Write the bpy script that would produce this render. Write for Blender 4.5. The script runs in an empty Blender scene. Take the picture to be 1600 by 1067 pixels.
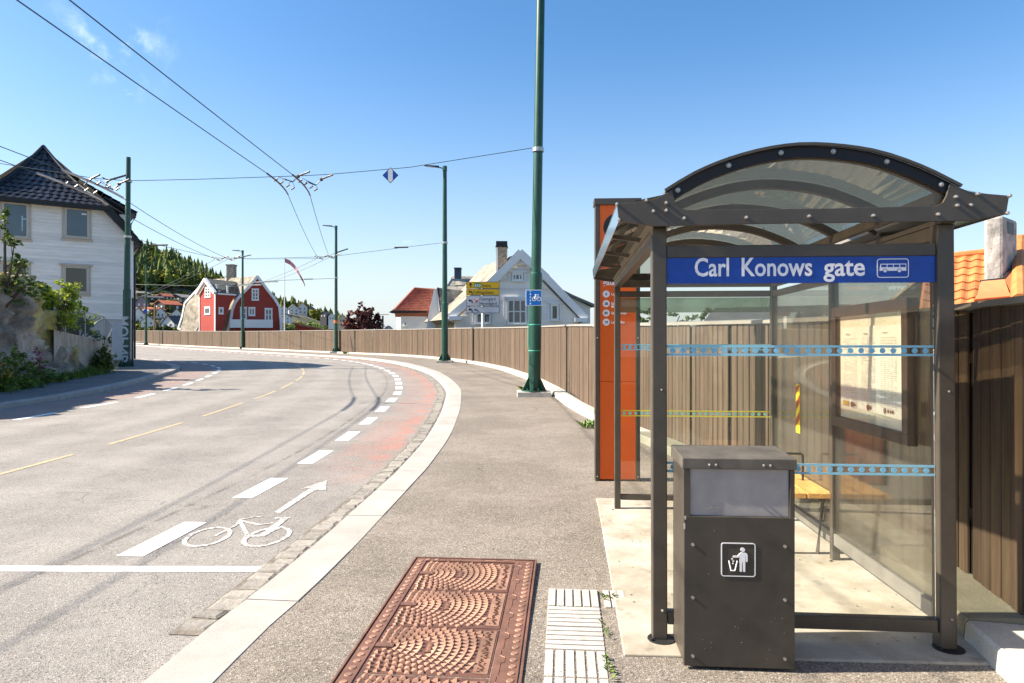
import bpy, math, random
import numpy as np
from mathutils import Vector, Matrix
R_ = math.radians
scene = bpy.context.scene
C = scene.collection
rng = random.Random(7)

# ---------------------------------------------------------------- camera, sky, sun, exposure
HC, HOR, F = 1.55, 526.0, 1067.0
cam = bpy.data.objects.new('camera', bpy.data.cameras.new('camera')); C.objects.link(cam)
cam.location = (0, 0, HC); cam.rotation_euler = (R_(90), 0, 0)
cam.data.sensor_width = 36; cam.data.lens = 24.0; cam.data.shift_y = -7.5/1600
cam.data.clip_start = .05; cam.data.clip_end = 6000
scene.camera = cam
SUN_EL, SUN_AZ = 38.0, 1.0          # elevation, degrees behind the camera's left
sd = Vector((-math.cos(R_(SUN_EL))*math.cos(R_(SUN_AZ)), -math.cos(R_(SUN_EL))*math.sin(R_(SUN_AZ)), math.sin(R_(SUN_EL))))
sun = bpy.data.objects.new('sun', bpy.data.lights.new('sun', 'SUN')); C.objects.link(sun)
sun.data.energy = 5.0; sun.data.angle = R_(.5); sun.data.color = (1, .90, .76)
sun.rotation_euler = (-sd).to_track_quat('-Z', 'Y').to_euler()
w = bpy.data.worlds.new('World'); scene.world = w; w.use_nodes = True
nt = w.node_tree; N = nt.nodes; L = nt.links; N.clear()
out = N.new('ShaderNodeOutputWorld'); bg = N.new('ShaderNodeBackground'); sky = N.new('ShaderNodeTexSky')
sky.sky_type = 'NISHITA'; sky.sun_disc = False; sky.sun_elevation = R_(SUN_EL)
sky.sun_rotation = math.atan2(sd.x, sd.y); sky.air_density = 1.0; sky.dust_density = .8; sky.ozone_density = 1.9
bg.inputs[1].default_value = .085
tc = N.new('ShaderNodeTexCoord'); mp = N.new('ShaderNodeMapping'); mp.inputs['Scale'].default_value = (1, 1, 3.2)
no = N.new('ShaderNodeTexNoise'); no.inputs['Scale'].default_value = 5.5; no.inputs['Detail'].default_value = 9; no.inputs['Roughness'].default_value = .62
rp = N.new('ShaderNodeValToRGB'); rp.color_ramp.elements[0].position = .70; rp.color_ramp.elements[1].position = .86
rp.color_ramp.elements[1].color = (.75, .75, .75, 1)
mx = N.new('ShaderNodeMix'); mx.data_type = 'RGBA'; mx.inputs['B'].default_value = (7.5, 7.8, 8.2, 1)
cdir = Vector(((178-800)/F, 1, (HOR-68)/F)).normalized()
vd = N.new('ShaderNodeVectorMath'); vd.operation = 'DISTANCE'; vd.inputs[1].default_value = cdir; L.new(tc.outputs['Generated'], vd.inputs[0])
cm = N.new('ShaderNodeMapRange'); cm.interpolation_type = 'SMOOTHSTEP'; cm.inputs[1].default_value = .085; cm.inputs[2].default_value = .0; cm.inputs[3].default_value = 0; cm.inputs[4].default_value = 1; L.new(vd.outputs['Value'], cm.inputs[0])
n2 = N.new('ShaderNodeTexNoise'); n2.inputs['Scale'].default_value = 16; n2.inputs['Detail'].default_value = 8; n2.inputs['Roughness'].default_value = .62; L.new(tc.outputs['Generated'], n2.inputs[0])
c2 = N.new('ShaderNodeMapRange'); c2.interpolation_type = 'SMOOTHSTEP'; c2.inputs[1].default_value = .50; c2.inputs[2].default_value = .72; c2.inputs[3].default_value = 0; c2.inputs[4].default_value = .5; L.new(n2.outputs[0], c2.inputs[0])
cmul = N.new('ShaderNodeMath'); cmul.operation = 'MULTIPLY'; L.new(cm.outputs[0], cmul.inputs[0]); L.new(c2.outputs[0], cmul.inputs[1])
L.new(tc.outputs['Generated'], mp.inputs[0]); L.new(mp.outputs[0], no.inputs[0]); L.new(no.outputs[0], rp.inputs[0])
cmx = N.new('ShaderNodeMath'); cmx.operation = 'MAXIMUM'; L.new(rp.outputs[0], cmx.inputs[0]); L.new(cmul.outputs[0], cmx.inputs[1]); L.new(cmx.outputs[0], mx.inputs['Factor']); L.new(sky.outputs[0], mx.inputs['A'])
hsv = N.new('ShaderNodeHueSaturation'); hsv.inputs['Saturation'].default_value = 1.27; L.new(mx.outputs['Result'], hsv.inputs['Color']); wb = N.new('ShaderNodeMix'); wb.data_type = 'RGBA'; wb.blend_type = 'MULTIPLY'; wb.inputs['Factor'].default_value = 1; wb.inputs['B'].default_value = (.97, .99, 1.0, 1); sx_ = N.new('ShaderNodeSeparateXYZ'); L.new(tc.outputs['Generated'], sx_.inputs[0]); hz_ = N.new('ShaderNodeMapRange'); hz_.inputs[1].default_value = .0; hz_.inputs[2].default_value = .42; hz_.inputs[3].default_value = 1; hz_.inputs[4].default_value = 0; L.new(sx_.outputs['Z'], hz_.inputs[0])
hp = N.new('ShaderNodeMath'); hp.operation = 'POWER'; hp.inputs[1].default_value = 2.0; L.new(hz_.outputs[0], hp.inputs[0]); hq = N.new('ShaderNodeMath'); hq.operation = 'MULTIPLY'; hq.inputs[1].default_value = .85; L.new(hp.outputs[0], hq.inputs[0])
hm = N.new('ShaderNodeMix'); hm.data_type = 'RGBA'; hm.inputs['B'].default_value = (3.75, 3.95, 4.25, 1); L.new(hq.outputs[0], hm.inputs['Factor']); L.new(hsv.outputs[0], hm.inputs['A']); L.new(hm.outputs['Result'], wb.inputs['A']); L.new(wb.outputs['Result'], bg.inputs[0]); L.new(bg.outputs[0], out.inputs[0])
scene.view_settings.view_transform = 'Standard'; scene.view_settings.look = 'None'
scene.view_settings.gamma = 1; scene.view_settings.exposure = 1.4
scene.render.engine = 'CYCLES'
scene.cycles.max_bounces = 10; scene.cycles.transparent_max_bounces = 24

# ---------------------------------------------------------------- measured ground profile and helpers
_gk = np.array([(-60,.02),(0,.02),(3.4,.013),(6.2,-.02),(8,-.02),(10,0),(13,.03),(17,.09),(25,.15),(31,.20),(36,.25),(45,.28),(55,.29),(72,.32),(90,.5),(110,.8),(160,1.0)])
def gz(Y):
    h = .35 + .05*abs(Y)
    return float(np.mean(np.interp([Y-h, Y-h/2, Y, Y+h/2, Y+h], _gk[:, 0], _gk[:, 1])))
def at(x, y, d):                       # photograph pixel at depth d -> world point
    return Vector(((x-800)*d/F, d, HC+(HOR-y)*d/F))
def onground(x, y, off=0.0):
    d = 10.0
    for _ in range(60):
        d = .5*d + .5*(HC-gz(d)-off)*F/max(y-HOR, 1)
    return Vector(((x-800)*d/F, d, gz(d)+off))

def catmull(pts, step=.25):
    P = [Vector(p) for p in pts]; P = [P[0]*2-P[1]] + P + [P[-1]*2-P[-2]]
    o = []
    for i in range(1, len(P)-2):
        n = max(2, int((P[i+1]-P[i]).length/step))
        for k in range(n):
            t = k/n
            o.append(.5*((2*P[i])+(P[i+1]-P[i-1])*t+(2*P[i-1]-5*P[i]+4*P[i+1]-P[i+2])*t*t+(3*P[i]-P[i-1]-3*P[i+1]+P[i+2])*t**3))
    o.append(P[-2]); return o
class Curve2:
    def __init__(s, pts):
        s.p = np.array([(q[0], q[1]) for q in catmull([(a, b, 0) for a, b in pts])])
        dl = np.hypot(*np.diff(s.p, axis=0).T); s.s = np.concatenate([[0], np.cumsum(dl)]); s.len = s.s[-1]
        t = np.gradient(s.p, axis=0); t /= np.hypot(t[:, 0], t[:, 1])[:, None]; s.t = t
    def pt(s, a, off=0.0):             # off > 0 : to the left of travel
        x = np.interp(a, s.s, s.p[:, 0]); y = np.interp(a, s.s, s.p[:, 1])
        tx = np.interp(a, s.s, s.t[:, 0]); ty = np.interp(a, s.s, s.t[:, 1]); l = math.hypot(tx, ty)
        return x-ty/l*off, y+tx/l*off
    def tan(s, a):
        tx = np.interp(a, s.s, s.t[:, 0]); ty = np.interp(a, s.s, s.t[:, 1]); l = math.hypot(tx, ty); return tx/l, ty/l
    def near(s, x, y):
        d = np.hypot(s.p[:, 0]-x, s.p[:, 1]-y); i = int(d.argmin()); return d[i], s.s[i]
    def atY(s, Y): return float(np.interp(Y, s.p[:, 1], s.s))
RK = Curve2([(-1.9,-7),(-1.5,-1),(-1.318,3.16),(-1.237,4.05),(-1.17,5.02),(-1.12,6.12),(-1.06,7.3),(-1.0,8.6),(-.98,11.3),(-1.18,15.9),(-1.67,20.7),(-3.2,28.3),(-5.9,36.2),(-9.6,43.5),(-15,50.5),(-25,63),(-37,77),(-50,91),(-68,110)])
LK = Curve2([(-12.4,-7),(-11.9,3),(-11.5,10),(-11.3,15.2),(-11.25,16.8),(-11.6,19.2),(-12.4,22.8),(-14.1,28.5),(-15.5,31.8),(-17.9,35.4),(-20.5,38.3),(-24,41.6),(-34,50),(-50,62),(-75,82)])
FK = Curve2([(1.6,-7),(2.15,1),(2.45,2.6),(2.63,3.5),(2.80,4.3),(2.97,5.5),(2.97,6.4),(2.8,7.3),(2.5,8.5),(2.26,9.85),(2.06,11),(1.64,13.6),(1.42,16),(1.22,19),(.55,24.6),(-.73,31),(-3.05,37.7),(-7.3,46.3),(-13.9,54.5),(-28.4,72),(-52.5,97),(-68,112)])

# ---------------------------------------------------------------- materials
_m = {}
def mat(name, col, rough=.7, metal=0, var=.15, vs=3.0, bump=0, bs=40, tone=False, col2=None, spec=.4, speck=0, speckscale=120, coord='Object', streak=None):
    if name in _m: return _m[name]
    m = bpy.data.materials.new(name); m.use_nodes = True; t = m.node_tree; n = t.nodes; l = t.links
    b = n['Principled BSDF']; b.inputs['Roughness'].default_value = rough; b.inputs['Metallic'].default_value = metal
    b.inputs['Specular IOR Level'].default_value = spec
    c = n.new('ShaderNodeTexCoord'); src = c.outputs[coord]
    if streak:
        mpn = n.new('ShaderNodeMapping'); mpn.inputs['Scale'].default_value = streak; l.new(src, mpn.inputs[0]); src = mpn.outputs[0]
    nz = n.new('ShaderNodeTexNoise'); nz.inputs['Scale'].default_value = vs; nz.inputs['Detail'].default_value = 6; nz.inputs['Roughness'].default_value = .65; l.new(src, nz.inputs[0])
    a = tuple(max(0, x*(1-var)) for x in col)+(1,); d = tuple(x*(1+var) for x in (col2 or col))+(1,)
    r = n.new('ShaderNodeValToRGB'); r.color_ramp.elements[0].position = .33; r.color_ramp.elements[1].position = .67
    r.color_ramp.elements[0].color = a; r.color_ramp.elements[1].color = d; l.new(nz.outputs[0], r.inputs[0]); o = r.outputs[0]
    if speck:
        vo = n.new('ShaderNodeTexVoronoi'); vo.inputs['Scale'].default_value = speckscale; l.new(c.outputs[coord], vo.inputs[0])
        hs = n.new('ShaderNodeSeparateColor'); l.new(vo.outputs['Color'], hs.inputs[0])
        mr = n.new('ShaderNodeMapRange'); mr.inputs[3].default_value = 1-speck; mr.inputs[4].default_value = 1+speck; l.new(hs.outputs[0], mr.inputs[0])
        mm = n.new('ShaderNodeMix'); mm.data_type = 'RGBA'; mm.blend_type = 'MULTIPLY'; mm.inputs['Factor'].default_value = 1
        l.new(o, mm.inputs['A']); l.new(mr.outputs[0], mm.inputs['B']); o = mm.outputs['Result']
    if tone:
        at_ = n.new('ShaderNodeAttribute'); at_.attribute_name = 'tone'
        mm = n.new('ShaderNodeMix'); mm.data_type = 'RGBA'; mm.blend_type = 'MULTIPLY'; mm.inputs['Factor'].default_value = 1
        l.new(o, mm.inputs['A']); l.new(at_.outputs['Color'], mm.inputs['B']); o = mm.outputs['Result']
    l.new(o, b.inputs['Base Color'])
    if bump:
        bn = n.new('ShaderNodeTexNoise'); bn.inputs['Scale'].default_value = bs; bn.inputs['Detail'].default_value = 4; l.new(src, bn.inputs[0])
        bp = n.new('ShaderNodeBump'); bp.inputs['Strength'].default_value = 1; bp.inputs['Distance'].default_value = bump
        l.new(bn.outputs[0], bp.inputs['Height']); l.new(bp.outputs[0], b.inputs['Normal'])
    _m[name] = m; return m
def glassmat(name, tint, refl=1.0, dust=.0, dustcol=(.6,.56,.45), rough=.0):
    if name in _m: return _m[name]
    m = bpy.data.materials.new(name); m.use_nodes = True; t = m.node_tree; n = t.nodes; l = t.links; n.clear()
    o = n.new('ShaderNodeOutputMaterial'); tr = n.new('ShaderNodeBsdfTransparent'); tr.inputs[0].default_value = (*tint, 1)
    gl = n.new('ShaderNodeBsdfGlossy'); gl.inputs['Roughness'].default_value = rough; gl.inputs[0].default_value = (.9,.9,.9,1)
    fr = n.new('ShaderNodeFresnel'); fr.inputs[0].default_value = 1.5
    mu = n.new('ShaderNodeMath'); mu.operation = 'MULTIPLY'; mu.inputs[1].default_value = refl; l.new(fr.outputs[0], mu.inputs[0])
    di = n.new('ShaderNodeBsdfDiffuse'); di.inputs[0].default_value = (*dustcol, 1)
    tl = n.new('ShaderNodeBsdfTranslucent'); tl.inputs[0].default_value = (*dustcol, 1)
    md = n.new('ShaderNodeMixShader'); md.inputs[0].default_value = .5; l.new(di.outputs[0], md.inputs[1]); l.new(tl.outputs[0], md.inputs[2])
    c = n.new('ShaderNodeTexCoord'); mpn = n.new('ShaderNodeMapping'); mpn.inputs['Scale'].default_value = (2.2, 2.2, .8); l.new(c.outputs['Object'], mpn.inputs[0])
    nz = n.new('ShaderNodeTexNoise'); nz.inputs['Scale'].default_value = 2.2; nz.inputs['Detail'].default_value = 8; l.new(mpn.outputs[0], nz.inputs[0])
    mr = n.new('ShaderNodeMapRange'); mr.inputs[1].default_value = .3; mr.inputs[2].default_value = .75; mr.inputs[3].default_value = dust*.5; mr.inputs[4].default_value = dust*1.6
    l.new(nz.outputs[0], mr.inputs[0])
    m1 = n.new('ShaderNodeMixShader'); l.new(mr.outputs[0], m1.inputs[0]); l.new(tr.outputs[0], m1.inputs[1]); l.new(md.outputs[0], m1.inputs[2])
    m2 = n.new('ShaderNodeMixShader'); l.new(mu.outputs[0], m2.inputs[0]); l.new(m1.outputs[0], m2.inputs[1]); l.new(gl.outputs[0], m2.inputs[2])
    l.new(m2.outputs[0], o.inputs[0]); _m[name] = m; return m

# ---------------------------------------------------------------- mesh builder
class MB:
    def __init__(s): s.v = []; s.f = []; s.mi = []; s.tn = []; s.uv = None
    def add(s, vs, fs, mi=0, tone=(1, 1, 1)):
        b = len(s.v); s.v += [tuple(v) for v in vs]
        if isinstance(tone, (int, float)): tone = (tone,)*3
        s.tn += [tone]*len(vs)
        for f in fs: s.f.append([b+i for i in f]); s.mi.append(mi)
    def box(s, x0, x1, y0, y1, z0, z1, mi=0, tone=1, M=None, T=None):
        vs = [Vector((x, y, z)) for z in (z0, z1) for y in (y0, y1) for x in (x0, x1)]
        if M: vs = [M @ v for v in vs]
        if T: vs = [T(*v) for v in vs]
        s.add(vs, [(0,2,3,1),(4,5,7,6),(0,1,5,4),(1,3,7,5),(3,2,6,7),(2,0,4,6)], mi, tone)
    def prism(s, poly, vec, mi=0, tone=1, cap=True):
        n = len(poly); P = [Vector(p) for p in poly]; vec = Vector(vec); Q = [p+vec for p in P]
        fs = [(i, (i+1) % n, n+(i+1) % n, n+i) for i in range(n)]
        if cap: fs += [tuple(range(n-1, -1, -1)), tuple(range(n, 2*n))]
        s.add(P+Q, fs, mi, tone)
    def tube(s, path, r, n=8, mi=0, tone=1, cap=True):
        P = [Vector(p) for p in path]; rr = r if isinstance(r, (list, tuple)) else [r]*len(P)
        vs = []; up = None
        for i, p in enumerate(P):
            t = (P[min(i+1, len(P)-1)]-P[max(i-1, 0)]).normalized()
            if up is None or abs(t.dot(up)) > .95: up = Vector((0, 0, 1)) if abs(t.z) < .9 else Vector((1, 0, 0))
            a = t.cross(up).normalized(); b = t.cross(a)
            vs += [p+(a*math.cos(2*math.pi*k/n)+b*math.sin(2*math.pi*k/n))*rr[i] for k in range(n)]
        fs = [(i*n+k, i*n+(k+1) % n, (i+1)*n+(k+1) % n, (i+1)*n+k) for i in range(len(P)-1) for k in range(n)]
        if cap: fs += [tuple(range(n-1, -1, -1)), tuple(range((len(P)-1)*n, len(P)*n))]
        s.add(vs, fs, mi, tone)
    def ball(s, c, r, mi=0, tone=1, nu=8, nv=5, sc=(1,1,1)):
        vs = []; c = Vector(c)
        for j in range(nv+1):
            a = math.pi*j/nv
            for k in range(nu):
                vs.append(c+Vector((math.sin(a)*math.cos(2*math.pi*k/nu)*r*sc[0], math.sin(a)*math.sin(2*math.pi*k/nu)*r*sc[1], math.cos(a)*r*sc[2])))
        s.add(vs, [(j*nu+k, (j+1)*nu+k, (j+1)*nu+(k+1) % nu, j*nu+(k+1) % nu) for j in range(nv) for k in range(nu)], mi, tone)
    def leaves(s, c, rad, n, size, rg, tones=((1,1,1),), shell=.5, flat=1.0):
        c = Vector(c)
        for _ in range(n):
            while True:
                d = Vector((rg.uniform(-1,1), rg.uniform(-1,1), rg.uniform(-1,1)))
                if .01 < d.length <= 1: break
            d = d.normalized()*(d.length**shell)
            p = c+Vector((d.x*rad[0], d.y*rad[1], d.z*rad[2]))
            a = Vector((rg.gauss(0,1), rg.gauss(0,1), rg.gauss(0,.7))).normalized(); b = a.cross(Vector((rg.gauss(0,1), rg.gauss(0,1), rg.gauss(0,1)))).normalized()
            h = size*rg.uniform(.6, 1.4); s.add([p-a*h, p-b*h*.5, p+a*h, p+b*h*.5], [(0,1,2,3)], 0, rg.choice(tones))
    def build(s, name, m, parent=None, smooth=False, bevel=0, tone=False):
        me = bpy.data.meshes.new(name); me.from_pydata(s.v, [], s.f)
        ms = m if isinstance(m, (list, tuple)) else [m]
        for q in ms: me.materials.append(q)
        if len(ms) > 1: me.polygons.foreach_set('material_index', s.mi)
        ca = me.color_attributes.new('tone', 'FLOAT_COLOR', 'POINT')
        ca.data.foreach_set('color', np.array([(*t, 1) for t in s.tn], dtype=np.float32).ravel())
        if smooth: me.polygons.foreach_set('use_smooth', [True]*len(me.polygons))
        me.update(); o = bpy.data.objects.new(name, me); C.objects.link(o)
        if parent: o.parent = parent
        if bevel:
            bv = o.modifiers.new('bevel', 'BEVEL'); bv.width = bevel; bv.segments = 2; bv.limit_method = 'ANGLE'
        if smooth == 'auto': pass
        return o
def struct(o, k='structure'): o['kind'] = k; return o
def tag(o, label, cat, group=None):
    o['label'] = label; o['category'] = cat
    if group: o['group'] = group
    return o
def empty(name, loc, rz=0, rx=0):
    o = bpy.data.objects.new(name, None); o.empty_display_size = .2; C.objects.link(o); o.location = loc; o.rotation_euler = (rx, 0, rz); return o
def copy_tree(o, parent=None):
    c = o.copy(); C.objects.link(c)
    if parent: c.parent = parent
    for ch in list(o.children): copy_tree(ch, c)
    return c
def text_mesh(name, s, size, m, parent, M, ext=.0008, bold=0, width=None, align='LEFT', warp=None, label=None, space=1.0):
    cu = bpy.data.curves.new('t', 'FONT'); cu.body = s; cu.size = size; cu.extrude = ext; cu.offset = bold; cu.align_x = align; cu.resolution_u = 3; cu.space_character = space
    ob = bpy.data.objects.new('t', cu); me = bpy.data.meshes.new_from_object(ob)
    bpy.data.objects.remove(ob); me.name = name; me.materials.clear(); me.materials.append(m)
    if width:
        xs = [v.co.x for v in me.vertices]; k = width/(max(xs)-min(xs)); x0 = min(xs)
        for v in me.vertices: v.co.x = (v.co.x-x0)*k
    if warp:
        import bmesh
        bm = bmesh.new(); bm.from_mesh(me); bmesh.ops.triangulate(bm, faces=bm.faces[:])
        for _ in range(3): bmesh.ops.subdivide_edges(bm, edges=[e for e in bm.edges if e.calc_length() > .06], cuts=1); bmesh.ops.triangulate(bm, faces=bm.faces[:])
        bm.to_mesh(me); bm.free()
    for v in me.vertices: v.co = (warp(v.co) if warp else M @ v.co)
    o = bpy.data.objects.new(name, me); C.objects.link(o); o.parent = parent
    if label: o['label'] = label
    return o
def face_front(u, v, z):               # text matrix: text x -> local +x, text y -> local z, facing local -y
    return Matrix(((1,0,0,u),(0,0,-1,v),(0,1,0,z),(0,0,0,1)))
def arc(c, r, a0, a1, n): return [(c[0]+r*math.cos(R_(a0+(a1-a0)*i/n)), c[1]+r*math.sin(R_(a0+(a1-a0)*i/n))) for i in range(n+1)]
def wobble(mb, amp, sc, seed=0):
    from mathutils import noise
    for i, v in enumerate(mb.v):
        q = Vector(v)*sc+Vector((seed, seed*2, 0)); d = noise.noise_vector(q); mb.v[i] = tuple(Vector(v)+d*amp)

M_white = mat('white_paint', (.80,.80,.80), .5, var=.05, vs=2)
M_steel = mat('dark_bronze_paint', (.062,.051,.039), .42, var=.18, vs=6, spec=.5, bump=.0004, bs=90)
M_bolt = mat('bolt_steel', (.45,.43,.40), .35, .8, var=.2, vs=60)
M_black = mat('black_plastic', (.02,.02,.02), .5, var=.2)
M_pole = mat('pole_green', (.010,.062,.040), .38, var=.22, vs=4, spec=.5)
M_wire = mat('wire', (.03,.05,.06), .5, var=.1)
M_conc = mat('concrete', (.50,.47,.41), .9, var=.15, vs=5, bump=.003, bs=60, speck=.12, speckscale=200)
M_glassdark = mat('house_glass', (.035,.05,.06), .08, var=.25, vs=.6, spec=1.0)
M_wallw = mat('white_siding', (.80,.76,.70), .6, var=.07, vs=3, streak=(1,1,8))

# ---------------------------------------------------------------- structure: ground, road, pavements, kerbs
def sheet(name, A, B, rows, cols, m, zoff, a0=None, a1=None, uvc=None, extra=0):
    mb = MB(); uv = []; uv2 = []
    for i in range(rows+1):
        f = i/rows; f = f**1.6 if rows > 60 else f
        pa = A(f); pb = B(f)
        for j in range(cols+1):
            t = -extra+(1+2*extra)*j/cols; x = pa[0]+(pb[0]-pa[0])*t; y = pa[1]+(pb[1]-pa[1])*t
            mb.v.append((x, y, gz(y)+zoff)); mb.tn.append((1, 1, 1))
            if uvc: d, s_ = RK.near(x, y); e, s2 = LK.near(x, y); uv.append((s_, d)); uv2.append((s2, e))
    c1 = cols+1
    for i in range(rows):
        for j in range(cols): mb.f.append([i*c1+j, i*c1+j+1, (i+1)*c1+j+1, (i+1)*c1+j]); mb.mi.append(0)
    o = mb.build(name, m, smooth=True)
    if uvc:
        for nm, dat in (('kerbR', uv), ('kerbL', uv2)):
            u = o.data.uv_layers.new(name=nm)
            for lp in o.data.loops: u.data[lp.index].uv = dat[lp.vertex_index]
    return struct(o)

def asphalt(name, base, base2, road=False, grain=.30):
    m = bpy.data.materials.new(name); m.use_nodes = True; t = m.node_tree; n = t.nodes; l = t.links; b = n['Principled BSDF']
    b.inputs['Roughness'].default_value = .85; b.inputs['Specular IOR Level'].default_value = .35
    c = n.new('ShaderNodeTexCoord')
    def noise(sc, det=4, ro=.6): q = n.new('ShaderNodeTexNoise'); q.inputs['Scale'].default_value = sc; q.inputs['Detail'].default_value = det; q.inputs['Roughness'].default_value = ro; l.new(c.outputs['Object'], q.inputs[0]); return q.outputs[0]
    def mixc(f, a, d, bt='MIX'):
        q = n.new('ShaderNodeMix'); q.data_type = 'RGBA'; q.blend_type = bt
        for s_, v in (('Factor', f), ('A', a), ('B', d)):
            if isinstance(v, (tuple, float, int)): q.inputs[s_].default_value = v if s_ == 'Factor' else (*v, 1)
            else: l.new(v, q.inputs[s_])
        return q.outputs['Result']
    def rng_(v, a, bb, lo=0., hi=1., sm=True):
        q = n.new('ShaderNodeMapRange'); q.interpolation_type = 'SMOOTHSTEP' if sm else 'LINEAR'
        for i, z in enumerate((a, bb, lo, hi)): q.inputs[i+1].default_value = z
        l.new(v, q.inputs[0]); return q.outputs[0]
    def mul(a, d, op='MULTIPLY'):
        q = n.new('ShaderNodeMath'); q.operation = op
        for i, z in enumerate((a, d)):
            if isinstance(z, (int, float)): q.inputs[i].default_value = z
            else: l.new(z, q.inputs[i])
        return q.outputs[0]
    col = mixc(rng_(noise(.7), .35, .65), base, base2)
    col = mixc(rng_(noise(5, 6), .45, .75, 0, .35), col, tuple(x*.6 for x in base))
    if road:
        u = n.new('ShaderNodeUVMap'); u.uv_map = 'kerbR'; sp = n.new('ShaderNodeSeparateXYZ'); l.new(u.outputs[0], sp.inputs[0]); S, D = sp.outputs[0], sp.outputs[1]
        u2 = n.new('ShaderNodeUVMap'); u2.uv_map = 'kerbL'; sp2 = n.new('ShaderNodeSeparateXYZ'); l.new(u2.outputs[0], sp2.inputs[0]); S2, D2 = sp2.outputs[0], sp2.outputs[1]
        # lighter worn wheel tracks along the lane
        for cen in (2.6, 4.3, 6.2, 7.9):
            dd = mul(mul(D, cen, 'SUBTRACT'), 0, 'ADD'); ab = n.new('ShaderNodeMath'); ab.operation = 'ABSOLUTE'; l.new(dd, ab.inputs[0])
            col = mixc(mul(rng_(ab.outputs[0], .15, .5, 1, 0), rng_(noise(1.2), .3, .7, .15, .5)), col, tuple(x*1.25 for x in base2))
        # oily dark streak in the middle of the lane
        # red cycle lane surfacing
        red = mul(mul(rng_(D, .62, .75), rng_(D, 1.35, 1.6, 1, 0)), mul(rng_(S, 14.0, 17.2), rng_(noise(2.2, 8, .7), .36, .58)))
        edge = mul(rng_(D, .62, .68), rng_(D, .85, 1.15, 1, .45))
        col = mixc(mul(mul(red, edge), .62), col, (.44, .17, .12))
        red2 = mul(mul(rng_(D2, .15, .3), rng_(D2, 1.3, 1.5, 1, 0)), rng_(noise(2.5, 8, .7), .3, .6, .25, .9))
        col = mixc(mul(red2, .40), col, (.33, .14, .11))
        # narrow tar seam
        ab = n.new('ShaderNodeMath'); ab.operation = 'ABSOLUTE'; l.new(mul(D, 2.12, 'SUBTRACT'), ab.inputs[0])
        col = mixc(mul(rng_(ab.outputs[0], .0, .05, 1, 0), rng_(noise(3, 5), .4, .6, .1, .8)), col, tuple(x*.45 for x in base))
    # hairline cracks and darker repaired or damp patches
    vc = n.new('ShaderNodeTexVoronoi'); vc.feature = 'DISTANCE_TO_EDGE'; vc.inputs['Scale'].default_value = .33
    wv = n.new('ShaderNodeTexNoise'); wv.inputs['Scale'].default_value = 1.6; wv.inputs['Detail'].default_value = 7; l.new(c.outputs['Object'], wv.inputs[0]); wa = n.new('ShaderNodeVectorMath'); wa.operation = 'ADD'; l.new(c.outputs['Object'], wa.inputs[0]); l.new(wv.outputs['Color'], wa.inputs[1]); l.new(wa.outputs[0], vc.inputs[0])
    col = mixc(mul(rng_(vc.outputs['Distance'], .0, .006, 1, 0), rng_(noise(.45), .48, .58, 0, .55)), col, tuple(x*.35 for x in base))
    col = mixc(rng_(noise(.28, 5), .50, .70, 0, .28), col, tuple(x*.62 for x in base))
    col = mixc(rng_(noise(9, 3), .66, .74, 0, .35), col, tuple(x*.5 for x in base))
    vo = n.new('ShaderNodeTexVoronoi'); vo.inputs['Scale'].default_value = 130; l.new(c.outputs['Object'], vo.inputs[0])
    hs = n.new('ShaderNodeSeparateColor'); l.new(vo.outputs['Color'], hs.inputs[0])
    col = mixc(1.0, col, rng_(hs.outputs[0], 0, 1, 1-grain, 1+grain, False), 'MULTIPLY')
    col = mixc(rng_(hs.outputs[1], .90, .97, 0, .5), col, (.55, .52, .47)); col = mixc(rng_(hs.outputs[2], .86, .95, 0, .7), col, (.045, .042, .04))
    l.new(col, b.inputs['Base Color'])
    bp = n.new('ShaderNodeBump'); bp.inputs['Strength'].default_value = .8; bp.inputs['Distance'].default_value = .004; l.new(vo.outputs['Distance'], bp.inputs['Height']); l.new(bp.outputs[0], b.inputs['Normal'])
    return m
M_road = asphalt('road_asphalt', (.222,.203,.18), (.275,.253,.225), True, .17)
M_walk = asphalt('pavement_asphalt', (.188,.160,.127), (.25,.215,.175), False, .36)
M_walkL = asphalt('pavement_asphalt_left', (.16,.15,.14), (.21,.195,.18), False, .2)

fr = lambda Cv, off=0: (lambda f: Cv.pt(f*Cv.len, off))
sheet('road', fr(RK, .30), fr(LK, -.05), 260, 40, M_road, -.105, uvc=True)
# ground: wide earth and grass sheet under everything
mb = MB()
xs = [-3000,-800,-300,-150,-80,-40,-20,0,10,25,60,150,400,900,3000]; ys = [-1500,-300,-60,-7,0,5,10,20,30,40,50,60,75,90,110,160,240,500,1200,4000]
for y in ys:
    for x in xs: mb.v.append((x, y, gz(y)-.25-(0 if y < 160 else min((y-160)*.01, 3)))); mb.tn.append((1,1,1))
for i in range(len(ys)-1):
    for j in range(len(xs)-1): a = i*len(xs)+j; mb.f.append([a, a+1, a+1+len(xs), a+len(xs)]); mb.mi.append(0)
struct(mb.build('ground', mat('ground_earth', (.07,.075,.035), .95, var=.35, vs=.4, col2=(.09,.085,.05)), smooth=True))
sheet('pavement', fr(RK, .05), fr(FK, -.3), 240, 8, M_walk, 0)
sheet('pavement', fr(LK, .1), lambda f: LK.pt(f*LK.len, 14), 200, 12, M_walkL, 0).name = 'pavement_far_side'

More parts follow.
